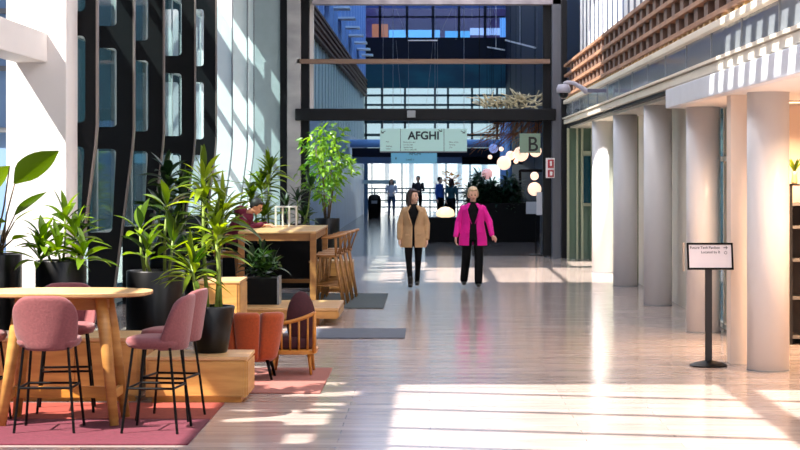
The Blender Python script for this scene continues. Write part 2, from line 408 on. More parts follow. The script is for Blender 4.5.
# ---------------- portal frame where the near hall ends (Y 42.6)
YF = 42.6
CONC = mat('pale_concrete', (176, 172, 172), 0.6, col2=(140, 138, 140), scale=(1, 1, 2.2))
DARKB = mat('charcoal_beam', (9, 11, 17), 0.5, spec=.25, var=0.25, scale=(1, 1, 1))
struct(rect(251, -40, 280, 256, YF+.3, .3).build('wall_left_post', mat('pale_teal_panel', (158, 172, 176), 0.5, var=0.1)))
struct(rect(280, -40, 287, 256, YF+.2, .3).build('wall_left_reveal', DARKB))
struct(rect(287, -40, 300.5, 256, YF, .3).build('wall_left_column', CONC, bevel=.02))
struct(rect(300.5, -40, 309, 256, YF+.15, .3).build('wall_left_inner_post', DARKB))
struct(rect(309, -40, 313.5, 120, YF+.4, .2).build('wall_left_white_post', WHITE))
struct(rect(295, 108.5, 556, 120.5, YF-.1, .3).build('trim_low_beam', DARKB, bevel=.02))
struct(rect(297, 59, 550, 63.5, YF, .25).build('trim_handrail_beam', mat('brown_rail', (124, 96, 80), .5, var=.2, scale=(1, 4, 4))))
struct(rect(312, -14, 562, 4, YF, .4).build('trim_top_beam', mat('rosy_grey_soffit', (168, 158, 166), .5, var=.4, scale=(3, 3, 3))))
struct(rect(543, -40, 552, 256, YF+.3, .3).build('wall_right_reveal', DARKB))
struct(rect(552, -40, 562, 259, YF, .3).build('wall_right_column', mat('mid_grey_steel', (92, 94, 104), .35, var=.3, scale=(3, 3, .5)), bevel=.02))
struct(rect(562, -40, 567, 259, YF-.2, .2).build('wall_right_inner_post', DARKB))
ob = rect(407, 110.5, 415.5, 117.5, YF-.25, .12).build('sensor_box', GREY, bevel=.01); tag(ob, 'small grey sensor box fixed on the charcoal beam above the hanging sign', 'sensor')

# ---------------- right side
XR = 3.0
CREAMP = mat('cream_ledge', (232, 222, 204), 0.45, var=.1, scale=(1, 1, 3))
sbox('trim_right_ledge', XR-.02, 3.7, 14.0, YF-.25, 2.99, 3.09, CREAMP, .01)
sbox('trim_right_ledge_lower', XR+.03, 3.7, 14.0, YF-.25, 2.945, 2.985, DARKB)  # dark strip standing in for the shaded gap under the ledge
sbox('trim_right_lip', XR-.05, XR+.1, 14.0, YF-.25, 3.10, 3.13, CREAMP)
GB = glass_mat('spandrel_glass', (90, 106, 118), 0.0, 0.1, body=(138, 146, 154))
sbox('window_3', XR+.04, XR+.08, 14.0, YF-.25, 3.13, 3.44, GB)
b = MB()
for i in range(14): b.box(XR+.03, XR+.05, 14.5+2.0*i, 14.53+2.0*i, 3.13, 3.44)
struct(b.build('window_3_frame', GREY))
sbox('trim_right_rail', XR-.03, XR+.12, 14.0, YF-.25, 3.44, 3.52, CREAMP, .01)
WL = mat('louvre_brown', (170, 128, 98), 0.6, col2=(136, 100, 78), scale=(3, 2, 8))
WLB = mat('louvre_block', (116, 92, 80), 0.6, var=.25, scale=(4, 4, 4))
lv = thing('louvre_screen', 'brown timber egg-crate louvre screen above the cream rail on the right', 'louvre screen', (0, 0, 0))
zz = (3.60, 3.83, 4.06, 4.29)
for z in zz:
    MB().box(XR-.02, XR+.22, 15, YF-.3, z-.03, z+.03).build('batten', WL, lv, bevel=.006)
def row(n, keep, fn, name, m, parent):
    first = None; rest = MB()
    for i in range(n):
        x, y, z = fn(i, 0)
        if i < keep:
            if first is None: first = fn(i, 1).build(name, m, parent, loc=(x, y, z))
            else: o = first.copy(); C.objects.link(o); o.location = (x, y, z); o.parent = parent
        else: fn(i, 2, rest)
    if keep < n: rest.build(name, m, parent)['kind'] = 'stuff'
    else: rest.bm.free()
def dv(j):
    def f(i, mode, rest=None):
        y = 15.2+.80*i+.40*(j % 2); zc = (zz[j]+zz[j+1])/2
        if mode == 0: return (XR+.11, y, zc)
        if mode == 1: return MB().box(-.09, .09, -.15, .15, -.085, .085)
        rest.box(XR+.02, XR+.20, y-.15, y+.15, zc-.085, zc+.085)
    return f
for j in range(3): row(33, 33, dv(j), 'divider', WLB, lv)
def pk(i, mode, rest=None):
    if mode == 0: return (XR+.06, 15.1+.44*i, 3.546)
    if mode == 1: return MB().box(-.06, .06, -.08, .08, -.022, .022)
row(62, 62, pk, 'packer', mat('yellow_block', (196, 160, 110), .6), lv)
MB().box(XR+.22, XR+.25, 15, YF-.3, 3.52, 4.32).build('back_board', mat('louvre_back', (70, 56, 50), .7), lv)
sbox('wall_right_upper', 3.34, 3.5, 14, YF-.3, 3.5, ROOF, mat('blue_grey_cladding', (56, 70, 96), .5))
b = MB()
for i in range(29): b.box(3.328, 3.34, 15+.95*i, 15.5+.95*i, 4.34, ROOF)
struct(b.build('wall_right_upper_fins', mat('white_fins', (240, 240, 242), .5)))
# bulkhead and soffit of the near bay
sbox('wall_right_bulkhead', 2.9, 3.0, 10, 23.4, 2.72, 2.95, mat('white_bulkhead', (222, 226, 236), .35, var=.06), .01)
b = MB().box(3.0, 8.0, 10, 23.4, 2.72, 2.93)
struct(b.build('ceiling_near_bay', WHITE))
sbox('ceiling_gallery', 3.12, 8.0, 23.401, YF-.3, 2.9, 2.945, CREAM)
sbox('wall_right_bay_back', 3.62, 8.0, 22.0, 22.15, 0, 2.72, mat('peach_wall', (232, 206, 186), .6))
sbox('wall_right_bay_side', 7.9, 8.0, 2, 22.0, 0, 2.72, MATS['peach_wall'])
sbox('wall_right_pier', 3.04, 3.55, 19.2, 19.47, 0, 2.72, mat('peach_pier', (238, 220, 204), .5))
# shopfront behind the columns
sbox('wall_right', 3.62, 3.7, 26.6, 33.0, 0, 2.9, CREAM)
sbox('window_4', 3.64, 3.68, 22.16, 26.6, 0, 2.9, glass_mat('shop_glass_teal', (90, 150, 160), .1, .08, body=(92, 140, 146)))
b = MB()
for y in (22.2, 23.3, 24.4, 25.5, 26.55): b.box(3.6, 3.64, y-.04, y+.04, 0, 2.9)
for z in (.05, 1.0, 2.1): b.box(3.6, 3.64, 22.2, 26.55, z-.03, z+.03)
struct(b.build('window_4_frame', CREAMP))
sbox('window_5', 3.64, 3.68, 33.0, YF-.6, 0, 2.9, glass_mat('shop_glass_pale', (200, 214, 190), .2, .08, body=(196, 206, 186)))
b = MB()
for y in (33.05, 35, 37, 39, 41): b.box(3.6, 3.64, y-.05, y+.05, 0, 2.9)
struct(b.build('window_5_frame', mat('olive_frame', (120, 124, 92), .5)))
# glass end wall beside the portal
sbox('window_6', PX(567, 42.2), 3.7, 42.2, 42.24, 0, 2.9, glass_mat('green_glass', (130, 160, 140), .25, .06, body=(112, 136, 118)))
b = MB()
for px, wd in ((568, .05), (577, .04), (582, .05), (592, .05)): b.box(PX(px, 42.2)-wd/2, PX(px, 42.2)+wd/2, 42.12, 42.2, 0, 2.9)
b.box(PX(582, 42.2), 3.6, 42.12, 42.2, PZ(206, 42.2), PZ(203, 42.2)); b.box(PX(582, 42.2), 3.6, 42.12, 42.2, PZ(156, 42.2), PZ(151, 42.2))
struct(b.build('window_6_frame', mat('pale_olive_frame', (176, 178, 150), .5)))
sbox('door_1', PX(583, 42.2), 3.55, 42.05, 42.11, PZ(203, 42.2), PZ(156, 42.2), glass_mat('deep_teal_glass', (20, 60, 70), .0, .08, body=(16, 58, 70)))

for i, (y, lab) in enumerate(((18.6, 'thick round white column nearest the viewer, beside the tilted notice stand'),
                 (23.0, 'round white column directly behind the notice stand'), (27.6, 'third round column along the right side, bluish grey in the shade'),
                 (32.2, 'fourth round column along the right side, slim and grey'), (36.4, 'brightly sunlit round column beside the green glass wall'))):
    c = thing('column', lab, 'column', (3.31, y, 0), 0, 'round columns of the right side')
    top = 2.72 if y < 23.4 and i == 0 else (2.90 if i else 2.72)
    if i == 1: top = 2.72
    MB().lathe([(.205, 0.012), (.205, top)], 48).build('shaft', COLW, c, smooth=False)
    for p in c.children[0].data.polygons: p.use_smooth = abs(p.normal.z) < .5
    MB().lathe([(.212, 0), (.212, .012)], 48).build('base_ring', GREY, c)

# ---------------- far hall beyond the portal
DEEP = mat('deep_blue_steel', (4, 12, 34), .6, spec=.2, var=.3, scale=(.5, .5, .5))
FILLROOFB = FILLROOF.copy(); FILLROOFB.name = 'blue_frosted_roof_glass'; FILLROOFB.node_tree.nodes['Translucent BSDF'].inputs[0].default_value = (0.24, 0.33, 0.44, 1)
FILLROOFB.node_tree.nodes['Diffuse BSDF'].inputs[0].default_value = (0.2, 0.3, 0.45, 1)  # unseen translucent sheet added to brighten the far hall
roof('ceiling_far', -6, 9, 43.4, 89, 10.6, FILLROOFB, [])
sbox('wall_upper_clerestory', -6, 9, 43.34, 43.38, 6.3, 10.6, FILLROOFB)  # unseen panel added to stop stray sun on the far floor
sbox('ceiling_portal_strip', -6, 9, 42.9, 43.38, 6.45, 6.5, DARKB)  # unseen strip closing the roof gap against stray sun
# left flank
sbox('wall_left_far_low', -3.16, -3.02, 43.3, 88, 0, 3.3, mat('blue_white_panel', (150, 176, 214), .4, var=.15, scale=(1, 1, 1)))
b = MB().box(-3.16, -3.04, 43.3, 88, 3.3, 5.38)
struct(b.build('wall_left_far_backing', mat('teal_backing', (104, 142, 156), .5)))
b = MB()
for i in range(27): b.box(-3.04, -3.01, 44.2+1.6*i, 44.9+1.6*i, 3.3, 5.38)
struct(b.build('wall_left_far_fins', mat('pale_teal_fins', (204, 224, 226), .45)))
lv2 = thing('louvre_screen', 'brown timber louvre screen high on the left flank beyond the portal', 'louvre screen')
for z in (5.42, 5.6, 5.78, 5.96, 6.12): MB().box(-3.02, -2.9, 45, 88, z-.035, z+.035).build('batten', mat('louvre_dark_brown', (104, 78, 66), .6), lv2)
def dv2(i, mode, rest=None):
    if mode == 0: return (-3.0, 45.1+.6*i, 5.76)
    if mode == 1: return MB().box(-.06, .06, -.05, .05, -.34, .34)
row(70, 70, dv2, 'divider', WLB, lv2)
MB().box(-3.09, -3.06, 45, 88, 5.385, 6.14).build('back_board', MATS['louvre_back'], lv2)
sbox('window_7', -3.14, -3.1, 43.3, 88, 6.2, 10.6, glass_mat('cobalt_glass', (40, 90, 190), .1, .08, body=(30, 84, 180)))
b = MB()
for i in range(16): b.box(-3.1, -2.92, 47+2.6*i, 47.3+2.6*i, 6.2, 10.6)
struct(b.build('window_7_frame', mat('pale_blue_mullion', (120, 160, 215), .4)))
for i in range(9):
    y = 50 + 3.9*i
    ob = MB().box(-3.0, -2.45, y, y+.9, 6.9, 6.96).build('sun_shelf', mat('ice_blue_shelf', (200, 222, 245), .3)); tag(ob, ['pale blue sun shelf high on the left flank, the one closest to the portal frame', 'second pale blue sun shelf past the portal frame', 'third pale blue sun shelf past the portal frame', 'fourth pale blue sun shelf past the portal frame', 'middle pale blue sun shelf of the receding row', 'fourth pale blue sun shelf from the far office wall', 'third pale blue sun shelf from the far office wall', 'pale blue sun shelf last but one before the far office wall', 'pale blue sun shelf against the far office wall'][i], 'sunshade', 'receding sun shelves high on the left')
sbox('wall_right_far', 3.5, 3.7, 43.4, 88, 0, 10.6, DEEP)
YB = 88.0
FB = lambda n, a, b_, c, d, dep, m, off=0: struct(rect(a, b_, c, d, YB+off, dep).build(n, m))
FB('wall_back_spandrel', 330, 37.5, 560, 60, .5, DEEP)
FB('wall_back_teal', 330, 60, 560, 88, .5, mat('dark_teal_panel', (14, 96, 112), .5, spec=.3, col2=(4, 56, 76), scale=(.3, .3, .6)))
FB('wall_back_top', 330, -20, 560, 8, .5, mat('cobalt_soffit', (20, 60, 130), .4))
FB('wall_back_left', 355, 0, 364, 60, .5, DEEP, -.2)
FB('wall_back_right', 541, 0, 560, 215, .5, DEEP, -.2)
# lit office floor behind the band of windows
FB('wall_back_office', 330, 6, 560, 40, .2, mat('office_wall', (60, 50, 80), .6, emit=(96, 76, 112), estr=.16, col2=(14, 24, 60), scale=(.3, .3, 1.8)), 4)
fr = MB()
for px in (364, 380, 407, 433, 459, 485, 511, 537): fr.box(PX(px, YB)-.06, PX(px, YB)+.06, YB-.1, YB, PZ(38, YB), PZ(6, YB))
fr.box(PX(360, YB), PX(545, YB), YB-.1, YB, PZ(17, YB)-.04, PZ(17, YB)+.04)
struct(fr.build('window_8_frame', DEEP))
FB('window_8', 360, 6, 545, 38, .04, glass_mat('office_glass', (150, 160, 220), .8, .05, body=(20, 30, 60)), .1)
for i, (px0, px1, y0, y1, c) in enumerate(((372, 388, 24, 37, (190, 120, 60)), (389, 440, 30, 38, (120, 220, 235)), (445, 470, 31, 38, (90, 200, 220)), (470, 500, 28, 35, (190, 230, 235)), (500, 507, 17, 37, (120, 200, 230)), (511, 516, 17, 37, (110, 190, 230)), (517, 541, 28, 37, (180, 225, 230)))):
    struct(rect(px0, y0, px1, y1, YB+2.5, .1).build('wall_back_lit_panel', mat('lit_%d' % i, c, .5, emit=c, estr=.4))) #ob, ['orange lit panel at the left end of the upper office windows', 'long pale cyan glow low in the upper office windows', 'short cyan glow beside the long one in the office windows', 'whitish strip of light in the upper office windows', 'tall sky blue panel, left one of two, behind the office windows', 'tall sky blue panel, right one of two, behind the office windows', 'pale strip of light at the right end of the office windows'][i], 'lit panel')
# pale glazed storey between the teal wall and the low beam
PALE = glass_mat('pale_far_glass', (215, 240, 242), .8, .1, body=(190, 228, 230))
FB('window_9', 345, 88, 545, 160, .04, PALE)
fr = MB()
for px in (366, 382, 405, 435, 448, 472, 497, 520): fr.box(PX(px, YB)-.05, PX(px, YB)+.05, YB-.12, YB, PZ(160, YB), PZ(88, YB))
for py, t in ((95.5, .05), (105, .05), (121, .12), (135, .06)): fr.box(PX(345, YB), PX(545, YB), YB-.12, YB, PZ(py, YB)-t, PZ(py, YB)+t)
struct(fr.build('window_9_frame', mat('teal_dark_frame', (20, 60, 70), .4)))
# entrance glazing
YE = 86.0
struct(rect(345, 163, 500, 213, YE, .04).build('window_10', glass_mat('clear_entrance_glass', (235, 242, 245), .93, .03, body=(200, 215, 220))))
fr = MB()
for px, wd in ((355.5, .22), (366, .18), (372, .05), (402, .06), (406, .03), (446, .06), (470, .06)): fr.box(PX(px, YE)-wd/2, PX(px, YE)+wd/2, YE-.1, YE, 0, PZ(163, YE))
struct(fr.build('window_10_frame', mat('steel_blue_frame', (54, 92, 128), .4)))
fr = MB()
fr.box(PX(360, YE), PX(396, YE), YE-.12, YE-.1, PZ(184, YE), PZ(180, YE))
struct(fr.build('trim_door_band', mat('frosted_band', (170, 196, 200), .5)))
fr = MB()
for z in (.3, .6, .95, 1.15): fr.box(PX(358, YE), PX(500, YE), YE+1.0, YE+1.05, z-.03, z+.03)
for px in range(360, 500, 14): fr.box(PX(px, YE)-.03, PX(px, YE)+.03, YE+1, YE+1.05, 0, 1.15)
tag(fr.build('outdoor_railing', mat('railing_teal', (50, 84, 92), .4)), 'metal railing outside the glazed entrance at the far end', 'railing')
BLUE = mat('bright_blue_paint', (140, 186, 245), .4, var=.1, scale=(.5, .5, .5))
ob = rect(352, 157, 462, 163.5, 72, .5).build('blue_beam', BLUE); tag(ob, 'lower light blue horizontal beam above the far entrance', 'beam')
ob = rect(462, 157, 532, 164.5, 71.9, .5).build('dark_beam', DEEP); tag(ob, 'dark continuation of the lower blue beam towards the globe lamps', 'beam')
ob = MB().tube([P(350, 143.5, 70), P(504, 143.5, 70)], .15, 16).build('blue_duct', BLUE, smooth=True); tag(ob, 'upper light blue horizontal tube running behind the hanging sign', 'duct')
ob = rect(352, 148, 502, 157, 71.5, .4).build('dark_bulkhead', DEEP); tag(ob, 'dark band between the two blue beams above the entrance', 'beam')
ob = MB().lathe([(.22, 0), (.22, 4.0)], 24).build('blue_column', BLUE, loc=(PX(506, 69), 69, 0), smooth=True); tag(ob, 'bright blue round column rising behind the hedge and globe lamps', 'column')
sbox('wall_left_entrance', PX(345.5, 80), PX(352.5, 80), 80, 80.6, 0, 4.6, WHITE)
# buildings and a tree outside
ob = MB().box(-30, 30, 118, 126, -.1, 3.1)
for i in range(40): ob.box(-30+1.5*i, -29.8+1.5*i, 117.8, 118, 0, 3.1)
ob = ob.build('pale_building', mat('pale_facade', (226, 222, 216), .7, col2=(176, 196, 206), scale=(.25, .25, .3))); tag(ob, 'low pale building across the street seen through the far entrance', 'building')

# warm ceiling fittings of the right bay: recessed downlights
for i, (x, y) in enumerate(((3.95, 20.9), (5.4, 20.6), (4.4, 17.4))):
    d = thing('downlight', ['recessed downlight in the white soffit above the notice stand', 'recessed downlight above the black shelving', 'recessed downlight over the near round column'][i], 'ceiling light', (x, y, 2.72))
    MB().box(-.17, .17, -.1, .1, -.012, 0).build('trim_plate', mat('copper_trim', (150, 96, 76), .4), d)
    MB().box(-.12, .12, -.06, .06, -.02, -.012).build('lens', mat('warm_lens', (255, 220, 180), .5, emit=(255, 214, 170), estr=3), d)
    l = bpy.data.lights.new('downlight_lamp', 'AREA'); l.energy = 105; l.size = .25; l.color = (1, .66, .40); l.spread = R(150)
    lo = bpy.data.objects.new('lamp', l); C.objects.link(lo); lo.location = (0, 0, -.05); lo.parent = d
# ============================================================ FURNITURE
def plank_box(name, label, x0, x1, y0, y1, z1, inset=.06, foot=.05, m=WOOD, panels=3):
    t = thing(name, label, 'plinth', ((x0+x1)/2, (y0+y1)/2, 0))
    cx, cy = (x0+x1)/2, (y0+y1)/2; hx, hy = (x1-x0)/2, (y1-y0)/2
    MB().box(-hx+inset, hx-inset, -hy+inset, hy-inset, 0, foot+.002).build('recessed_base', WOODD, t)
    MB().box(-hx+.012, hx-.012, -hy+.012, hy-.012, foot, z1-.03).build('body', m, t)
    MB().box(-hx, hx, -hy, hy, z1-.03, z1).build('top_board', WOODT, t, bevel=.004)
    w_ = (2*hx-.06)/panels
    for i in range(panels):
        MB().box(-hx+.03+w_*i+.006, -hx+.03+w_*(i+1)-.006, -hy, -hy+.014, foot+.012, z1-.045).build('front_panel', m, t, bevel=.002)
    MB().box(hx-.014, hx, -hy+.03, hy-.03, foot+.012, z1-.045).build('end_panel', m, t, bevel=.002)
    return t
plank_box('oak_plinth', 'long low oak plinth carrying the tall cane plant in a round black pot', -2.40, -1.53, 15.95, 16.6, .39, panels=1)
plank_box('oak_plinth', 'taller oak plinth behind the pink bar stools at the left edge', -4.1, -2.44, 16.05, 16.8, .54, panels=3)
plank_box('oak_platform', 'low oak platform with recessed base in front of the tall oak table', PX(243, 23.9), PX(338.5, 23.9), 23.9, 25.4, .225, inset=.25, foot=.09, panels=1)
plank_box('oak_box_bench', 'oak box bench standing behind the round pot with the cane plant', PX(196, 22.3), PX(240, 22.3), 22.3, 23.2, PZ(281, 22.3), panels=1)
plank_box('oak_box_bench', 'small oak box bench seen under the tall oak table', -1.95, -1.25, 30.6, 31.3, .5, panels=1)

def rug(label, x0, x1, y0, y1, m, th=.012):
    o = MB().box(-(x1-x0)/2, (x1-x0)/2, -(y1-y0)/2, (y1-y0)/2, 0, th).build('rug', m, loc=((x0+x1)/2, (y0+y1)/2, .001), bevel=.004)
    tag(o, label, 'rug')
rug('purple wool rug under the round oak table and pink stools', -4.2, -1.72, 13.5, 14.86, mat('purple_wool', (94, 28, 46), .95, var=.25, scale=(30, 30, 30), bump=.4))
rug('brick red rug strip between the purple rug and the oak plinths', -4.2, -1.72, 14.87, 15.9, mat('red_wool', (134, 52, 38), .95, var=.2, scale=(30, 30, 30), bump=.4))
rug('dusty pink rug under the orange tub chair', -2.2, -.96, 16.62, 18.72, mat('pink_wool', (142, 88, 80), .95, var=.15, scale=(30, 30, 30), bump=.4))
rug('slate blue mat on the floor behind the spindle armchair', -1.75, PX(405, 22.3), 22.1, 23.4, mat('slate_mat', (70, 78, 94), .7, var=.2, scale=(6, 6, 6)))
rug('dark grey green mat beside the row of oak bar chairs', -2.9, -.66, 26.9, 30.1, mat('green_grey_mat', (44, 56, 56), .7, var=.2, scale=(6, 6, 6)))

# ---- round ended bar table
t = thing('bar_table', 'oval pale oak bar table with four splayed round legs at the left', 'table', (-2.83, 14.72, .013))
MB().rings([(0, 0, .975, .64, .37), (0, 0, .985, .675, .395), (0, 0, 1.007, .68, .40), (0, 0, 1.012, .675, .395)], 64, True, 2.5).build('tabletop', WOODT, t)
for sx in (-1, 1):
    for sy in (-1, 1):
        MB().tube([(sx*.30, sy*.14, .98), (sx*.34, sy*.175, .72), (sx*.43, sy*.27, 0)], [.048, .050, .036], 20).build('leg', WOOD, t, smooth=True)
MB().box(-.31, .31, -.02, .02, .86, .95).build('apron', WOOD, t, bevel=.004)
for sx in (-1, 1): MB().box(sx*.31-.02, sx*.31+.02, -.16, .16, .87, .94).build('cross_rail', WOOD, t, bevel=.004)
MB().box(-.40, .40, -.02, .02, .18, .27).build('foot_rail', WOODD, t, bevel=.004)
for sx in (-1, 1): MB().box(sx*.40-.02, sx*.40+.02, -.245, .245, .19, .26).build('foot_cross_rail', WOOD, t, bevel=.004)

# ---- upholstered bar stool (sitter faces +Y, back at -Y)
def stool(label, loc, rz):
    t = thing('bar_stool', label, 'bar stool', loc, rz, 'pink upholstered bar stools round the oval table')
    MB().rings([(0, .02, .615, .15, .14), (0, .02, .63, .215, .20), (0, .02, .665, .235, .22), (0, .02, .695, .225, .21), (0, .02, .708, .17, .16)], 40, True, 2.8).build('seat', MAUVE, t, smooth=True)
    b = MB(); nu, nv = 16, 10
    def pt(u, v, off):
        W = .252*(1 - .10*(1-v)**2)
        if v > .55: W *= (1-((v-.55)/.45)**4*.20)
        if v < .30: W *= (.80 + .20*(v/.30)**.6)
        x = math.sin(u*1.15)/math.sin(1.15)*W
        y = -.215 - .05*v + (abs(u)**2.2)*(.17 - .10*v)
        z = .605 + .415*v - (abs(u)**4)*.05*(v)
        nx = -u*.5; ny = 1.0
        q = Vector((x, y, z)); nn = Vector((nx, ny, 0)).normalized()
        return q + nn*off
    for off in (0, .045):
        g = [[b.bm.verts.new(pt(-1+2*i/nu, j/nv, off)) for i in range(nu+1)] for j in range(nv+1)]
        for j in range(nv):
            for i in range(nu): b.bm.faces.new((g[j][i], g[j][i+1], g[j+1][i+1], g[j+1][i]))
        if off == 0: g0 = g
    bd = lambda g: [g[0][i] for i in range(nu+1)] + [g[j][nu] for j in range(1, nv+1)] + [g[nv][i] for i in range(nu-1, -1, -1)] + [g[j][0] for j in range(nv-1, 0, -1)]
    A, B = bd(g0), bd(g)
    for i in range(len(A)): b.bm.faces.new((A[i], A[(i+1) % len(A)], B[(i+1) % len(B)], B[i]))
    b.build('backrest', MAUVE, t, smooth=True, bevel=0, sub=1)
    LC = [(-1, -1), (1, -1), (1, 1), (-1, 1)]
    T = [(sx*.165, .02+sy*.14, .63) for sx, sy in LC]; Bm = [(sx*.222, .02+sy*.21, 0) for sx, sy in LC]
    for a, c in zip(T, Bm): MB().tube([a, c], .0105, 8).build('leg', BLACK, t)
    lerp = lambda i, z: Vector(T[i]) + (Vector(Bm[i])-Vector(T[i]))*((.63-z)/.63)
    for i in range(4): MB().tube([lerp(i, .33), lerp((i+1) % 4, .33)], .0095, 8).build('foot_rest', BLACK, t)
    b = MB()
    for i in range(4): b.tube([T[i], T[(i+1) % 4]], .008, 8)
    b.build('seat_frame', BLACK, t)
    return t
s0 = stool('pink upholstered bar stool at the front of the oval table, back to the viewer', (PX(48.5, 14.2), 14.22, .013), 0)
dup(s0, (PX(66, 15.4), 15.42, .013), PI+.15, 'pink bar stool on the far side of the oval table, mostly hidden')
dup(s0, (PX(160, 14.25), 14.22, .013), R(84), 'pink bar stool at the right end of the oval table, nearer its front')
dup(s0, (PX(173, 14.9), 14.92, .013), R(80), 'pink bar stool at the right end of the oval table, partly behind its twin')
dup(s0, (PX(-27, 14.6), 14.65, .013), R(-90), 'pink bar stool cut off at the left edge of the picture')

# ---- tall oak table with panel legs
TX0, TX1, TY0, TY1 = PX(238, 26.8), PX(316, 26.8), 26.8, 29.9
t = thing('communal_table', 'tall rectangular oak table with square legs beside the bar chairs', 'table', ((TX0+TX1)/2, (TY0+TY1)/2, .014))
hx, hy = (TX1-TX0)/2, (TY1-TY0)/2
MB().box(-hx, hx, -hy, hy, 1.055, 1.085).build('tabletop', WOODT, t, bevel=.004)
for sx in (-1, 1):
    for sy in (-1, 1): MB().box(sx*(hx-.085), sx*hx, sy*(hy-.09), sy*hy, 0, 1.055).build('leg', WOODB, t, bevel=.004)
for sy in (-1, 1): MB().box(-hx+.085, hx-.085, sy*(hy-.06)-.02, sy*(hy-.06)+.02, .95, 1.055).build('apron', WOODB, t)
for sx in (-1, 1): MB().box(sx*(hx-.05)-.02, sx*(hx-.05)+.02, -hy+.09, hy-.09, .95, 1.055).build('side_apron', WOODB, t)
MB().box(-hx+.085, hx-.085, hy-.09, hy-.05, .18, .24).build('foot_rail', WOODB, t)
tr = thing('planter_trough', 'long black planter trough on the floor behind the tall oak table', 'planter', (-2.9, 32.0, 0))
MB().box(-1.2, 1.1, -.35, .35, 0, .98).build('trough', BLACK, tr, bevel=.01); MB().box(-1.17, 1.07, -.32, .32, .98, .985).build('soil', SOIL, tr)
# ---- oak bar chairs (sitter faces +Y, back at -Y)
def bar_chair(label, loc, rz):
    t = thing('bar_chair', label, 'bar chair', loc, rz, 'oak bar chairs along the tall oak table')
    MB().rings([(0, 0, .70, .19, .18), (0, 0, .725, .205, .195), (0, 0, .74, .20, .19)], 28, True, 3).build('seat', WOODB, t, smooth=False, bevel=.004)
    for sx in (-1, 1):
        MB().tube([(sx*.15, .14, .71), (sx*.20, .20, 0)], [.019, .014], 10).build('leg', WOODB, t, smooth=True)
        MB().tube([(sx*.15, -.14, .71), (sx*.20, -.26, 0)], [.019, .014], 10).build('leg', WOODB, t, smooth=True)
        MB().tube([(sx*.17, -.15, .72), (sx*.235, -.14, 1.0)], .011, 8).build('arm_post', WOODB, t, smooth=True)
    pts = [(-.25, .05, .975), (-.262, -.08, .985), (-.21, -.20, 1.005), (-.11, -.265, 1.02), (0, -.28, 1.025), (.11, -.265, 1.02), (.21, -.20, 1.005), (.262, -.08, .985), (.25, .05, .975)]
    MB().tube(pts, [.014, .018, .021, .024, .026, .024, .021, .018, .014], 10).build('back_rail', WOODB, t, smooth=True)
    for x in (-.09, 0, .09): MB().tube([(x*.9, -.17, .73), (x*1.3, -.265, 1.01)], .008, 8).build('spindle', WOODB, t, smooth=True)
    for sx in (-1, 1): MB().tube([(sx*.18, .17, .3), (sx*.182, -.215, .28)], .009, 8).build('stretcher', WOODB, t, smooth=True)
    MB().tube([(-.18, .18, .27), (.18, .18, .27)], .011, 8).build('foot_bar', WOODB, t, smooth=True)
    return t
BL = ['oak bar chair nearest the viewer in the row beside the tall oak table', 'second oak bar chair in the row beside the tall oak table', 'third oak bar chair in the row beside the tall oak table', 'oak bar chair at the far end of the row beside the tall oak table']
b0 = None
for i in range(4):
    loc = (-1.50 + .035*i, 27.35 + .68*i, .014)
    if b0 is None: b0 = bar_chair(BL[0], loc, R(90))
    else: dup(b0, loc, R(90), BL[i])
dup(b0, (-2.95, 27.6, .0), R(-90), 'oak bar chair at the left side of the tall oak table, before the seated person')

# ---- orange tub chair seen from behind
t = thing('tub_chair', 'burnt orange tub armchair with channelled back, seen from behind', 'armchair', (-1.67, 17.78, .014)); t.scale = (1.12, 1, 1.02)
b = MB()
for i, (a0, a1) in enumerate(((-78, -30), (-28, 20), (22, 72))):
    ch = MB(); n = 10; cols = []
    for k in range(n+1):
        a = R(a0 + (a1-a0)*k/n); bulge = .028*math.sin(PI*k/n)
        col = []
        for j in range(9):
            v = j/8; r = (.215 + .075*v**.8) + bulge*(.4+.6*v); z = .17 + .45*v - (.02 if k in (0, n) else 0)*v
            col.append((Vector((math.sin(a)*r*1.05, -math.cos(a)*r, z)), Vector((math.sin(a)*(r-.10-bulge)*1.05, -math.cos(a)*(r-.10-bulge), z))))
        cols.append(col)
    O = [[ch.bm.verts.new(c[j][0]) for j in range(9)] for c in cols]; I = [[ch.bm.verts.new(c[j][1]) for j in range(9)] for c in cols]
    for k in range(n):
        for j in range(8):
            ch.bm.faces.new((O[k][j], O[k+1][j], O[k+1][j+1], O[k][j+1])); ch.bm.faces.new((I[k][j], I[k][j+1], I[k+1][j+1], I[k+1][j]))
        ch.bm.faces.new((O[k][8], O[k+1][8], I[k+1][8], I[k][8])); ch.bm.faces.new((O[k][0], I[k][0], I[k+1][0], O[k+1][0]))
    for k in (0, n):
        for j in range(8): ch.bm.faces.new((O[k][j], O[k][j+1], I[k][j+1], I[k][j]))
    ch.build('back_channel', ORANGE, t, smooth=True, sub=1)
MB().rings([(0, .02, .16, .18, .18), (0, .02, .20, .21, .21), (0, .02, .33, .215, .215), (0, .02, .36, .19, .19)], 32, True, 2.3).build('seat', ORANGE, t, smooth=True)
for sx in (-1, 1):
    for sy in (-1, 1): MB().tube([(sx*.14, sy*.14+.02, .18), (sx*.18, sy*.18+.02, 0)], [.016, .011], 10).build('leg', BLACK, t, smooth=True)
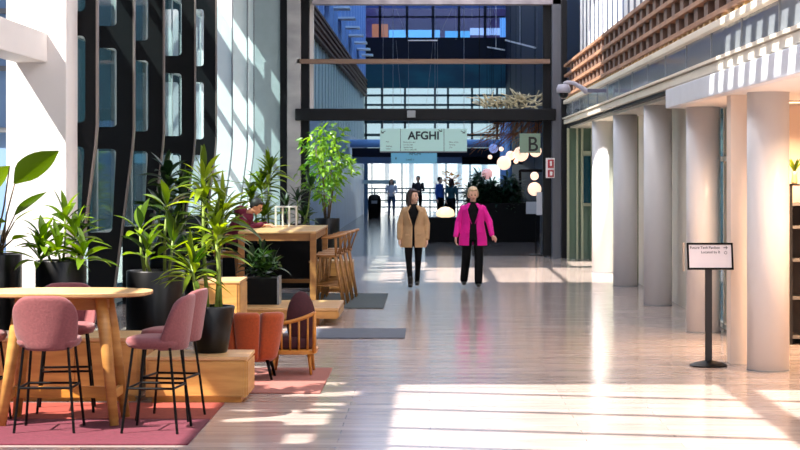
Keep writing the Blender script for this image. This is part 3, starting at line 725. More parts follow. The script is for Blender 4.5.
# ---- spindle armchair with maroon cushion
t = thing('spindle_armchair', 'golden oak spindle back armchair with a maroon cushion on the pink rug', 'armchair', (-1.315, 18.2, .014), R(0))
t.scale = (.82, 1, 1)
def arc(u): return Vector((-.27+.54*u, -.20 - .05*math.sin(PI*u)*.6, 0))
rail = []
for k in range(13):
    u = k/12; p = arc(u); rail.append((p.x, p.y, .49 + .10*u**2.2))
b = MB()
b.tube(rail, .019, 10); b.build('top_rail', WOODD, t, smooth=True)
for k in range(5):
    u = .10 + .19*k; p = arc(u)
    MB().tube([(p.x*.97, p.y+.02, .23), (p.x, p.y, .49+.10*u**2.2)], .0125, 8).build('spindle', WOODD, t, smooth=True)
MB().tube([(.265, -.19, .215), (.27, -.2, .60)], [.023, .02], 12).build('corner_post', WOODD, t, smooth=True)
MB().tube([(-.265, -.19, .215), (-.27, -.2, .50)], [.023, .02], 12).build('corner_post', WOODD, t, smooth=True)
MB().rings([(0, .06, .195, .27, .27), (0, .06, .20, .285, .285), (0, .06, .235, .285, .285), (0, .06, .24, .27, .27)], 36, True, 4).build('seat_frame', WOODD, t)
for sx in (-1, 1):
    MB().tube([(sx*.20, -.12, .20), (sx*.225, -.155, 0)], [.024, .015], 12).build('leg', WOODD, t, smooth=True)
    MB().tube([(sx*.20, .25, .20), (sx*.225, .29, 0)], [.024, .015], 12).build('leg', WOODD, t, smooth=True)
MB().rings([(0, .07, .24, .23, .23), (0, .07, .26, .255, .25), (0, .07, .33, .255, .25), (0, .07, .36, .22, .22)], 32, True, 3).build('seat_cushion', MAROON, t, smooth=True)
MB().ball((.10, -.06, .52), .17, .075, .27, 24, Matrix.Rotation(R(-10), 3, 'X')).build('back_cushion', MAROON, t, smooth=True)

# ============================================================ PLANTS
def pot(t, r, h, z0=0, taper=1.0, m=POT, band=None):
    MB().rings([(0, 0, 0, r*taper-.01, r*taper-.01), (0, 0, .015, r*taper, r*taper), (0, 0, h-.01, r, r), (0, 0, h, r-.008, r-.008), (0, 0, h, r-.03, r-.03), (0, 0, h-.05, r-.035, r-.035)], 48).build('pot', m, t, smooth=False)
    t.children[0].data.polygons.foreach_set('use_smooth', [abs(p.normal.z) < .5 for p in t.children[0].data.polygons])
    MB().rings([(0, 0, h-.06, r-.036, r-.036), (0, 0, h-.035, r-.036, r-.036)], 32).build('soil', SOIL, t)
def rosette(b, c, n, L, W, up=.5, rnd=.3, droop=.7, seg=6):
    for i in range(n):
        a = i*2.399 + random.uniform(-.25, .25); f = i/max(1, n-1)
        el = (up + (1-up)*f*.9)*PI/2 + random.uniform(-.15, .15)
        l = L*(1-.25*f)*random.uniform(1-rnd, 1+rnd*.4)
        d = Vector((math.cos(a)*math.cos(el), math.sin(a)*math.cos(el), math.sin(el)))
        b.leaf(Vector(c) + d*.02 - Vector((0, 0, .10*(1-f))), d, l, W*random.uniform(.8, 1.15), droop*random.uniform(.6, 1.3), .35, seg, side=random.uniform(-.5, .5))
def cane_plant(label, loc, r, h, canes, L, W, n, leafm, name='potted_dracaena', taper=1.0, up=.15, droop=.9, tiers=1, lean=.05, stemr=.014, stemm=STEM):
    t = thing(name, label, 'potted plant', loc); pot(t, r, h, taper=taper)
    fo = MB()
    for (cx, cy, ht) in canes:
        top = Vector((cx*1.6 + random.uniform(-lean, lean), cy*1.6, h+ht))
        base = Vector((cx, cy, h-.05)); mid = (base+top)/2 + Vector((random.uniform(-.03, .03), 0, 0))
        MB().tube([base, mid, top], [stemr*1.15, stemr, stemr*.8], 10).build('cane', stemm, t, smooth=True)
        for k in range(tiers):
            q = top + (base-top)*(k*.16) + Vector((0, 0, 0))
            rosette(fo, q, n if k == 0 else n*2//3, L*(1 if k == 0 else .9), W, up if k == 0 else up*.3, droop=droop)
    fo.build('foliage', leafm, t, smooth=True, recalc=False)
    return t
# tall cane plant in the round pot on the plinth
Y1 = 16.35
t = cane_plant('tall cane plant with bright strap leaves in a tapered round pot on the oak plinth', (PX(211, Y1), Y1, .391), .205, .40,
    [(-.03, .02, 1.10), (.05, -.03, .66), (-.07, -.05, .36), (.08, .05, .84)], .38, .047, 24, LEAF, taper=.70, up=.0, droop=.8, tiers=2, stemr=.016)
# black cylinder planters in front of the fins
cane_plant('broad leaved plant in a tall black cylinder planter right behind the bar table', (-2.6, 18.0, 0), .275, 1.01,
    [(-.1, 0, .40), (.08, .05, .62), (.13, -.08, .28), (-.02, -.1, .2)], .36, .10, 9, LEAFB, 'potted_broad_leaf_plant', up=.2, droop=.9, tiers=1)
cane_plant('bushy plant with long lit leaves in the black cylinder planter beside the white pier', (-4.02, 20.7, 0), .275, .98,
    [(-.1, 0, .20), (.1, .05, .28), (.02, -.1, .12), (0, .1, .45), (-.15, -.05, .06), (.16, -.06, .08)], .42, .085, 15, LEAFB, 'potted_bushy_plant', up=.12, droop=1.0)
# bird of paradise
t = thing('bird_of_paradise_plant', 'bird of paradise plant with one big paddle leaf, cut by the left picture edge', 'potted plant', (-4.83, 21.2, 0)); pot(t, .275, 1.03)
fo = MB(); b = MB()
def paddle(tipx, tipy, bx, by, W, side=0.0, yy=0, droop=.35):
    Yp = 21.2 + yy
    p0 = P(bx, by, Yp) - Vector((-4.83, 21.2, 0)); p1 = P(tipx, tipy, Yp - .1) - Vector((-4.83, 21.2, 0))
    d = p1-p0; L = d.length
    MB().tube([(random.uniform(-.06, .06), random.uniform(-.06, .06), .98), (p0*.55 + Vector((0, 0, .45*1.03))), p0 + d*.02], [.013, .010, .007], 8).build('stalk', BARK, t, smooth=True)
    fo.leaf(p0, (d.x, d.y, d.z + droop*L*.5), L*1.04, W, droop, .25, 9, side=side, peak=.38)
paddle(56, 151, 14, 184, .30, -.95)
paddle(-12, 196, 10, 166, .26, .9)
paddle(45, 192, 14, 216, .13, -.5, .1)
paddle(28, 236, 12, 240, .12, -.3, -.1)
paddle(-14, 228, 6, 222, .2, .4, -.1)
paddle(36, 208, 14, 222, .10, .2, 0)
fo.build('foliage', LEAFB, t, smooth=True, recalc=False)
# low square planter with dark foliage on the oak platform
t = thing('square_planter', 'low black square planter with pale corners and dark bushy foliage on the oak platform', 'potted plant', (PX(262, 24.7), 24.7, .226))
MB().box(-.22, .22, -.2, .2, 0, .34).build('pot', BLACK, t, bevel=.005)
for sx in (-1, 1): MB().box(sx*.225-.012, sx*.225+.012, -.21, .2, 0, .36).build('pale_side_plate', GREY, t)
fo = MB()
for i in range(10): rosette(fo, (random.uniform(-.2, .2), random.uniform(-.15, .15), .34 + random.uniform(.02, .38)), 11, .22, .07, .05, droop=.8)
fo.build('foliage', LEAFD, t, smooth=True, recalc=False)

def bush_tree(label, loc, r, h, zc, rx, rz, nleaf, L, W, nst, leafm, name='potted_fig_tree', fill=.0):
    t = thing(name, label, 'potted plant', loc); pot(t, r, h)
    fo = MB(); pts = []
    for k in range(nst):
        a = 6.28*k/nst; tx, ty = math.cos(a)*rx*.45, math.sin(a)*rx*.45
        top = Vector((tx, ty, zc + rz*random.uniform(.3, .9)))
        MB().tube([(tx*.15, ty*.15, h-.05), (tx*.5, ty*.5, (h+zc)/2), top], [.018, .013, .006], 8).build('stem', BARK, t, smooth=True)
    for i in range(nleaf):
        while True:
            q = Vector((random.uniform(-1, 1), random.uniform(-1, 1), random.uniform(-1, 1)))
            if fill < q.length < 1: break
        sq = 1 + .35*math.sin(q.z*7 + q.x*3)
        c = Vector((q.x*rx*sq*(1-.35*max(0, -q.z)), q.y*rx*.8, zc + q.z*rz))
        d = Vector((q.x*.8 + random.uniform(-.6, .6), q.y*.8 + random.uniform(-.6, .6), random.uniform(-.6, .5)))
        fo.leaf(c, d, L*random.uniform(.6, 1.2), W*random.uniform(.7, 1.2), .6, .3, 3, side=random.uniform(-1.2, 1.2))
    fo.build('foliage', leafm, t, smooth=True, recalc=False); return t
LEAFT = leaf_mat('tree_leaf', (44, 92, 34), (134, 176, 60), .45, .3)
bush_tree('tall multi stemmed indoor tree in a black pot left of the hall entrance', (PX(327, 37.5), 37.5, 0), .25, 1.02, 2.10, .50, .82, 720, .17, .062, 6, LEAFT)
cane_plant('yellow green strap leaved plant behind the seated person', (PX(262, 33.5), 33.5, 0), .27, 1.0, [(0, 0, .75), (-.1, .06, .5), (.12, -.06, .98), (.05, 0, .2)], .50, .075, 18, LEAF, up=.1, droop=.9, tiers=2)
cane_plant('dark leaved plant in the gap between the cane plant and the seated person', (-3.45, 25.2, 0), .27, 1.0, [(0, 0, .9), (-.12, .06, .5), (.15, -.06, .7), (.05, 0, .2)], .46, .11, 14, LEAFD, 'potted_dark_plant', up=.1, droop=.9, tiers=2)
cane_plant('dark leaved plant between the white wire rack and the indoor tree', (PX(297, 36), 36, 0), .25, .95, [(0, 0, .45), (-.12, .06, .3), (.15, -.06, .7), (.1, .1, .15)], .40, .09, 14, LEAFD, 'potted_dark_plant', up=.1, droop=.9)
cane_plant('low leafy plant in shade behind the oak box bench', (PX(204, 24.6), 24.6, 0), .24, .8, [(0, 0, .3), (-.1, .06, .15), (.12, -.06, .25)], .36, .07, 12, LEAFD, 'potted_dark_plant', up=.1, droop=.9)

# white wire rack on the tall table
t = thing('wire_rack', 'small white wire rack standing on the far end of the tall oak table', 'rack', (PX(286, 29.3), 29.3, 1.1))
RW = mat('white_rack', (224, 222, 214), .5)
MB().box(-.17, .17, -.09, .09, .29, .31).build('shelf', RW, t)
for x in (-.16, -.05, .05, .16):
    for y in (-.08, .08): MB().box(x-.008, x+.008, y-.008, y+.008, 0, .29).build('upright', RW, t)

# ============================================================ RIGHT SIDE THINGS
Y2 = 19.0
t = thing('notice_stand', 'black pedestal stand with a tilted white notice in front of the columns', 'sign stand', (PX(708.5, Y2), Y2, 0))
MB().rings([(0, 0, 0, .185, .185), (0, 0, .012, .19, .19), (0, 0, .03, .15, .15), (0, 0, .055, .05, .05)], 40).build('base', BLACK, t)
MB().box(-.034, .034, -.02, .02, .05, 1.0).build('post', mat('dark_bronze_post', (34, 26, 24), .4), t, bevel=.004)
TL = Matrix.Rotation(R(-22), 4, 'X')
def tilted(name, x0, x1, z0, z1, y0, y1, m, zc=1.10):
    o = MB().box(x0, x1, y0, y1, z0, z1).build(name, m, t, bevel=.003); o.location = (.015, -.02, zc); o.rotation_euler = (R(-14), 0, 0); return o
fr = MB(); fw = .018
fr.box(-.23, .23, 0, .02, .118, .136).box(-.23, .23, 0, .02, -.136, -.118).box(-.23, -.212, 0, .02, -.136, .136).box(.212, .23, 0, .02, -.136, .136).box(-.23, .23, .018, .026, -.136, .136)
fo_ = fr.build('frame', BLACK, t); fo_.location = (.015, -.02, 1.10); fo_.rotation_euler = (R(-14), 0, 0)
sh = tilted('notice_sheet', -.212, .212, -.118, .118, .008, .018, mat('notice_paper', (238, 226, 228), .5))
INK = mat('black_ink', (30, 26, 28), .6)
text('Future Tech Pavilion', 'notice_line', .036, (.10, .006, .075), INK, sh, align='RIGHT', ext=.001)
text('Located by B', 'notice_line', .036, (.10, .006, .030), INK, sh, align='RIGHT', ext=.001)
a = MB().box(.135, .175, .003, .007, .084, .089).bar((.175, .005, .0865), (.160, .005, .101), .004).bar((.175, .005, .0865), (.160, .005, .072), .004).build('arrow', INK, sh)
a = MB().tube([(.155+.014*math.cos(k*PI/6), .005, .035+.014*math.sin(k*PI/6)) for k in range(13)], .002, 6).build('round_mark', INK, sh)
MB().box(-.25, -.235, .02, .10, -.15+1.1, .13+1.1).build('back_panel', mat('beige_card', (196, 176, 156), .6), t)

# black shelving with a plant
t = thing('black_shelving', 'black shelving unit at the right edge behind the near column', 'shelving', (PX(790, 21.3)+.5, 21.5, 0))
BK = mat('black_shelf', (26, 23, 23), .5); SE = mat('grey_shelf_edge', (110, 104, 100), .5)
z_t = PZ(203, 21.3)
MB().box(-.5, -.47, -.19, .19, 0, z_t).build('side_panel', BK, t); MB().box(.47, .5, -.19, .19, 0, z_t).build('side_panel', BK, t)
MB().box(-.5, .5, .17, .19, 0, z_t).build('back_panel', mat('shelf_back', (52, 44, 42), .6), t)
for py in (203, 226, 259, 297, 336): MB().box(-.47, .47, -.2, .17, PZ(py, 21.3)-.03, PZ(py, 21.3)).build('shelf', SE, t)
MB().box(-.5, -.47, -.19, .19, z_t, PZ(184, 21.3)).build('upright', BK, t)
MB().box(-.5, .5, -.19, .1, PZ(184, 21.3)-.02, PZ(184, 21.3)).build('top_shelf', BK, t)
t = thing('vase_plant', 'small green plant in a glass vase on top of the black shelving', 'potted plant', (PX(797, 21.3), 21.45, PZ(184, 21.3)+.001))
MB().lathe([(.03, 0), (.035, .02), (.028, .10), (.036, .14)], 20).build('vase', mat('clay_vase', (176, 150, 110), .4), t, smooth=True)
fo = MB()
for i in range(9): fo.leaf((0, 0, .12), (math.cos(i*2.4)*.5, math.sin(i*2.4)*.5, 1), .22, .035, .7, .3, 5)
fo.build('foliage', LEAF, t, smooth=True, recalc=False)

# dome camera on its bracket
YC = 32.0
c = thing('dome_camera', 'white dome camera on a curved grey arm fixed to the cream ledge', 'camera', (PX(563.5, YC), YC, PZ(90, YC)))
DG = mat('camera_grey', (172, 170, 184), .35)
MB().rings([(0, 0, .10, .03, .03), (0, 0, .09, .09, .09), (0, 0, .03, .118, .118), (0, 0, -.04, .118, .118), (0, 0, -.05, .10, .10)], 32).build('housing', DG, c, smooth=True)
MB().ball((0, 0, -.06), .085, .085, .09, 20).build('dome', mat('smoked_dome', (24, 24, 30), .1), c, smooth=True)
MB().tube([(0, 0, .10), (.06, 0, .13), (.17, 0, .12), (.30, 0, .04), (.38, 0, -.02), (.40, 0, -.02)], [.03, .03, .035, .04, .05, .05], 12).build('arm', DG, c, smooth=True)
MB().box(.38, .74, -.03, .03, -.045, .02).build('wall_bar', mat('blue_grey_bar', (96, 98, 122), .4), c, bevel=.004)
MB().box(.72, .75, -.06, .06, -.12, .08).build('wall_plate', GREY, c)

# fire signs on the grey steel column
t = thing('fire_sign', 'red and white fire equipment sign on the grey steel column', 'sign', (PX(551.5, 42.5), 42.6, 0))
RED = mat('sign_red', (176, 40, 52), .5); WH = mat('sign_white', (236, 230, 232), .5)
def sg(n, a, b_, c_, d, m, off=0): return MB().box(PX(a, 42.5)-PX(551.5, 42.5), PX(b_, 42.5)-PX(551.5, 42.5), -off-.02, -off, PZ(d, 42.5), PZ(c_, 42.5)).build(n, m, t)
sg('backing', 546, 555, 158, 178, WH); sg('red_panel', 548, 554, 159.5, 168, RED, .02); sg('red_panel', 548, 554, 170, 177, RED, .02)
sg('flame_symbol', 550, 552, 161, 166, WH, .04); sg('arrow_symbol', 550, 552.5, 171.5, 175.5, WH, .04)
ob = rect(536.5, 192, 549.5, 215, 43.6, .04).build('wall_notice', mat('pale_notice', (196, 196, 204), .5)); tag(ob, 'pale grey notice board behind the black music-stand style sign', 'notice')
# B sign
YS = 42.56
t = thing('letter_sign', 'hanging grey green square sign with a large black letter B', 'sign', (PX(530, YS), YS, PZ(153, YS)))
w2 = 10.4*YS/F; h2 = 19.5*YS/F
MB().box(-w2, w2, 0, .05, 0, h2).build('panel', mat('sage_panel', (116, 140, 122), .4), t, bevel=.004)
text('B', 'letter', .46, (-.06, -.004, .045), mat('sign_black', (10, 10, 12), .5), t, ext=.004, font_w=.95, bold=.004)
for x in (-w2+.04, w2-.04): MB().tube([(x, .02, h2), (x, .02, PZ(120, YS)-PZ(153, YS))], .008, 6).build('hanger', BLACK, t)
# info stand
t = thing('info_stand', 'slim black floor stand with a grey information panel near the portal', 'sign stand', (PX(536, 43.9), 43.9, 0))
MB().lathe([(.17, 0), (.17, .02), (.03, .04)], 28).build('base', BLACK, t)
MB().tube([(0, 0, .03), (0, 0, 1.1)], .02, 10).build('post', BLACK, t)
o = MB().box(-.23, .23, -.03, 0, .96, 1.24).build('panel', mat('grey_panel', (150, 160, 176), .4), t); MB().box(-.245, .245, -.0, .01, .945, 1.255).build('panel_frame', BLACK, t)
# AFGHI sign
YG = 47.0
def gx(px): return (px-423.5)*YG/F
t = thing('hanging_direction_sign', 'large pale green hanging sign lettered AFGHI in the middle of the hall', 'sign', (PX(423.5, YG), YG, PZ(152, YG)))
hh = lambda py: PZ(py, YG)-PZ(152, YG)
MB().box(gx(380), gx(467), 0, .10, hh(151.3), hh(128.5)).build('panel', mat('mint_panel', (170, 204, 196), .4, emit=(190, 224, 214), estr=.30), t, bevel=.005)  # faint glow added so the panel reads brighter
MB().box(gx(380), gx(467), -.01, .11, hh(152.5), hh(151.3)).build('bottom_rail', GREY, t)
SB = mat('sign_ink', (24, 48, 56), .5)
text('AFGHI', 'lettering', .272, (gx(408), -.006, hh(139.2)), SB, t, ext=.004, font_w=1.0, bold=.008)
for px in (400.5, 444): MB().box(gx(px)-.006, gx(px)+.006, -.006, 0, hh(151), hh(129)).build('divider_line', SB, t)
def arrow(px, py, dx):
    b = MB(); c0 = Vector((gx(px), -.006, hh(py)))
    b.bar(c0, c0+Vector((dx*.10, 0, .05)), .015); b.bar(c0, c0+Vector((0, 0, -.0)) + Vector((dx*.06, 0, 0)), .015); b.bar(c0, c0+Vector((0, 0, .06)), .015) ; b.build('arrow', SB, t)
arrow(381.5, 133, 1); arrow(441.8, 131.5, -1); arrow(465, 133, -1)
for (px, py, s, sz) in ((386, 141.5, 'Hall', .045), (386, 146, 'Meeting', .045), (386, 148.5, 'rooms', .045), (403.5, 142, 'Reception and', .05), (403.5, 144.6, 'lecture hall', .05), (403.5, 147.2, 'Studio level', .05), (403.5, 149.4, 'Library and café', .05),
                        (449, 142, 'Main street', .05), (449, 144.6, 'Parking', .05), (449, 147.2, 'Lifts', .05)):
    text(s, 'small_text', sz, (gx(px), -.003, hh(py)-.02), SB, t, ext=.001)
for px in (383, 464): MB().tube([(gx(px), .05, hh(128.5)), (gx(px), .05, 10.59-PZ(152, YG))], .007, 6).build('hanger', GREY, t)
YH = 58.0
t = thing('hanging_direction_sign', 'smaller blue hanging sign below and behind the AFGHI sign', 'sign', (PX(414, YH), YH, PZ(163.5, YH)))
q = lambda px: (px-414)*YH/F
MB().box(q(391), q(437), 0, .08, 0, 10.5*YH/F).build('panel', mat('sky_panel', (120, 184, 208), .4, emit=(120, 190, 216), estr=.25), t, bevel=.005)
text('AFGHI', 'lettering', .13, (q(409), -.004, .26), SB, t, ext=.003)
text('Level 1', 'small_text', .09, (q(406), -.004, .09), SB, t, ext=.003); text('B', 'small_text', .1, (q(395), -.004, .12), SB, t, ext=.003)
for px in (393, 435): MB().tube([(q(px), .04, .3), (q(px), .04, 10.59-PZ(163.5, YH))], .008, 6).build('hanger', GREY, t)
# suspended cable trapeze behind the handrail beam
t = thing('cable_trapeze', 'thin white suspended bar with hanging cables in the upper portal opening', 'cable sculpture', (0, 0, 0))
YT = 46.0
MB().tube([P(408, 40.5, YT), P(437.5, 40.5, YT)], .014, 8).build('bar', WHITE, t)
for a_, b_ in (((408.5, 40.5), (408.5, 128)), ((437.5, 40.5), (437.5, 128)), ((408, 40), (393, 0)), ((437, 40), (456, 0)), ((403, 118), (396, 40)), ((425, 118), (433, 42)), ((456, 40), (456, 0)), ((490.5, 30), (490.5, 0)), ((472, 20), (472, 0)), ((537, 48), (537, 0))):
    MB().tube([P(a_[0], a_[1], YT), P(b_[0], b_[1], YT)], .0035, 6).build('cable', GREY, t)
ob = MB().bar(P(505, 40, 60), P(536, 48, 60), .05).bar(P(487, 47, 60.4), P(505, 50, 60.4), .04).tube([P(520, 44, 60), (PX(520, 60), 60, 10.59)], .008, 6).tube([P(496, 48.5, 60.4), (PX(496, 60.4), 60.4, 10.59)], .008, 6).build('suspended_rod', WHITE); tag(ob, 'pale slanting rods suspended before the dark office facade', 'rod')

# globe lamps
GL = mat('globe_glow', (255, 226, 205), .4, emit=(255, 214, 186), estr=1.15); GLB = mat('globe_blue', (150, 170, 230), .3, emit=(140, 160, 230), estr=.5)
gl = [(493.5, 148.5, 4.6, 'bluish unlit looking globe lamp, leftmost of the pendant cluster', GLB), (501.3, 149, 2.3, 'tiny pendant globe just right of the bluish one', GL), (490, 157, 2.2, 'tiny pendant globe below the bluish one', GL),
      (504, 163, 7, 'large pale globe lamp low in the middle of the pendant cluster', GL), (510.5, 155.5, 4.6, 'medium pink globe lamp above the large middle one', GL), (516, 161.5, 2.3, 'tiny pendant globe left under the B sign', GL),
      (521, 154, 7.5, 'large globe lamp half hidden by the left side of the B sign', GL), (535.5, 151, 6, 'globe lamp half hidden by the right side of the B sign', GL), (534.5, 176, 4.2, 'globe lamp inside the black frame, the upper one', GL),
      (534.5, 189, 6.8, 'globe lamp glowing inside the black frame, the lower one', GL), (487, 174, 5.5, 'faint pink globe lamp above the hedge', mat('globe_pink', (236, 190, 190), .4, emit=(230, 170, 170), estr=.6))]
for px, py, r, lab, m in gl:
    Yg = 55.0; c0 = P(px, py, Yg); g = thing('globe_lamp', lab, 'pendant lamp', tuple(c0), 0, 'pendant globe lamps')
    MB().ball((0, 0, 0), r*Yg/F, seg=24).build('globe', m, g, smooth=True)
    MB().tube([(0, 0, r*Yg/F-.01), (0, 0, 10.59-c0.z)], .006, 6).build('cord', BLACK, g)
b = thing('display_frame', 'tall black open frame behind the planters holding two globe lamps', 'frame', (PX(532.5, 56), 56, 0))
bx = 12.5*56/F
for x in (-bx, bx): MB().box(x-.04, x+.04, -.04, .04, 0, PZ(170, 56)).build('upright', BLACK, b)
MB().box(-bx, bx, -.04, .04, PZ(170, 56)-.06, PZ(170, 56)+.02).build('top_bar', BLACK, b)

# black planter boxes, hedge, table lamp
BB = mat('black_planter_box', (4, 4, 7), .55, spec=.2)
t = thing('planter_box', 'low black planter box behind the two walking women', 'planter', (PX(448, 52), 52, 0))
MB().box(-23*52/F, 23*52/F, 0, .8, 0, PZ(217.5, 52)).build('trough', BB, t)
t = thing('planter_box', 'long taller black planter box carrying the dark hedge', 'planter', (PX(506, 52), 52, 0))
MB().box(-34*52/F, 34*52/F, 0, .9, 0, PZ(203, 52)).build('trough', BB, t)
fo = MB()
for i in range(2000):
    x = random.uniform(PX(468, 53), PX(517, 53)); k = .34 + .66*(x-PX(468, 53))/(PX(517, 53)-PX(468, 53))
    zt = 1.05 + .72*(.6+.4*math.sin(k*9+.6)*math.sin(k*23)) + .12*(1 if k > .3 else 0)
    fo.leaf((x, 52.5+random.uniform(-.35, .35) + (1.2 if k < .32 else 0), random.uniform(.72 if k < .3 else .95, zt)), (random.uniform(-1, 1), random.uniform(-1, .6), random.uniform(-.2, .9)), random.uniform(.2, .38), .075, .7, .3, 3)
h = fo.build('hedge', leaf_mat('hedge_leaf', (14, 44, 34), (40, 84, 52), .2), smooth=True, recalc=False); tag(h, 'dark green hedge of strap leaves growing along the black planter boxes', 'hedge')
t = thing('table_lamp', 'glowing mushroom shaped lamp on the low black planter box', 'lamp', (PX(445.5, 52), 52.2, PZ(217.5, 52)+.001))
MB().lathe([(.12, 0), (.24, .03), (.255, .10), (.22, .20), (.12, .27), (.02, .29)], 28).build('shade', mat('lamp_shade', (255, 230, 200), .4, emit=(255, 224, 178), estr=1.1), t, smooth=True)
# dried branches resting on the low beam and reeds below
t = thing('branch_bundle', 'bundle of pale dried branches piled above the charcoal beam', 'branches', (PX(513, 44), 44, PZ(109.5, 44)))
BC = mat('pale_branch', (236, 222, 184), .7, var=.4, scale=(4, 4, 4))
for i in range(95):
    x = random.uniform(-.66, .62); an = random.uniform(.1, 3.0); L = random.uniform(.2, .5); z = random.uniform(0, .30)*(.5+.5*abs(math.sin(x*3+1)))
    MB().tube([(x, random.uniform(-.2, .2), z), (x+math.cos(an)*L*.5, random.uniform(-.2, .2), z+math.sin(an)*L*.25+.03), (x+math.cos(an)*L, random.uniform(-.25, .25), z+math.sin(an)*L*.6)], [.019, .016, .010], 6).build('branch', BC, t)
MB().box(-.8, .8, -.3, .3, -.05, .0).build('tray', BLACK, t)
for x in (-.78, .78): MB().tube([(x, 0, 0), (x, 0, 10.59-PZ(109.5, 44))], .01, 6).build('hanger', BLACK, t)
t = thing('reed_canopy', 'rusty brown dried reeds hanging under the charcoal beam by the B sign', 'dried plants', (PX(520, 54), 54, PZ(122, 54)))
RC = mat('rust_reed', (206, 128, 70), .8, var=.5, scale=(3, 3, 3))
for i in range(70):
    x = random.uniform(-.75, .85)
    MB().tube([(x, random.uniform(-.3, .3), 0), (x-random.uniform(.0, .5), random.uniform(-.3, .3), -random.uniform(.2, .45)), (x-random.uniform(.2, 1.1), random.uniform(-.3, .3), -random.uniform(.3, .95))], [.012, .009, .004], 5).build('reed', RC, t)
MB().box(-.9, 1.0, -.35, .35, 0, .05).build('support_board', BLACK, t)
for x in (-.8, .9): MB().tube([(x, 0, .05), (x, 0, 10.59-PZ(122, 54))], .01, 6).build('hanger', BLACK, t)
ob = thing('flower_vase', 'orange flower arrangement standing behind the two men at the far end', 'flowers', (PX(450, 78), 78, 0))
MB().lathe([(.2, 0), (.24, .5), (.16, .9)], 20).build('vase', BLACK, ob, smooth=True)
fo = MB()
for i in range(120):
    a = random.uniform(0, 6.28); e = random.uniform(.1, 1.5); r = random.uniform(.3, .75)
    fo.leaf((math.cos(a)*math.cos(e)*r*.7, math.sin(a)*math.cos(e)*r*.5, 1.2+math.sin(e)*r), (math.cos(a), math.sin(a), .7), .25, .09, .5, .3, 3)
fo.build('blossoms', leaf_mat('orange_petal', (200, 110, 30), (240, 190, 60), .4), ob, smooth=True, recalc=False)
ob = thing('litter_bin', 'black waist high bin with a rounded lid left of the far entrance', 'bin', (PX(374.5, 79), 79, 0))
MB().rings([(0, 0, 0, .26, .22), (0, 0, .72, .28, .22), (0, 0, .9, .24, .2), (0, 0, .98, .12, .1)], 28, True, 3).build('body', BLACK, ob, smooth=True)
MB().box(-.12, .12, -.235, -.2, .6, .72).build('slot', GREY, ob)
# ============================================================ PEOPLE (face -Y unless turned by rz)
def capsule(b, pts, rad, n=14):
    """tapered limb with rounded joints"""
    b.tube(pts, rad, n)
    for p, r in zip(pts, rad): b.ball(Vector(p), r*1.0, seg=n)
def hand(b, wrist, d, palm_n, s=1.0, side=1):
    """palm and five curled fingers; d = direction of the hand, palm_n = palm normal, side = thumb side"""
    d = Vector(d).normalized(); pn = Vector(palm_n).normalized(); lat = d.cross(pn).normalized()*side
    w0 = Vector(wrist)
    for k in range(5): b.ball(w0 + d*(.012+.017*k)*s, .022*s, seg=10)
    for k in (-1, 1):
        b.ball(w0 + d*.055*s + lat*k*.018*s, .019*s, seg=10); b.ball(w0 + d*.075*s + lat*k*.022*s, .016*s, seg=10)
    for k, L in ((-1.5, .062), (-.5, .074), (.5, .080), (1.5, .070)):
        p = w0 + d*.082*s + lat*k*.0185*s; q = p + (d + pn*.22).normalized()*L*.45*s; r = q + (d + pn*.8).normalized()*L*.32*s; e = r + (d*.7 + pn*1.1).normalized()*L*.25*s
        b.tube([p, q, r, e], [.0092*s, .0085*s, .0078*s, .0065*s], 8); b.ball(e, .0065*s, seg=8); b.ball(p, .0095*s, seg=8)
    p = w0 + d*.022*s + lat*.020*s; q = p + (d*.6 + lat*.8).normalized()*.034*s; r = q + (d*.9 + lat*.25 + pn*.3).normalized()*.03*s
    b.tube([p, q, r], [.012*s, .0098*s, .008*s], 8); b.ball(r, .008*s, seg=8)
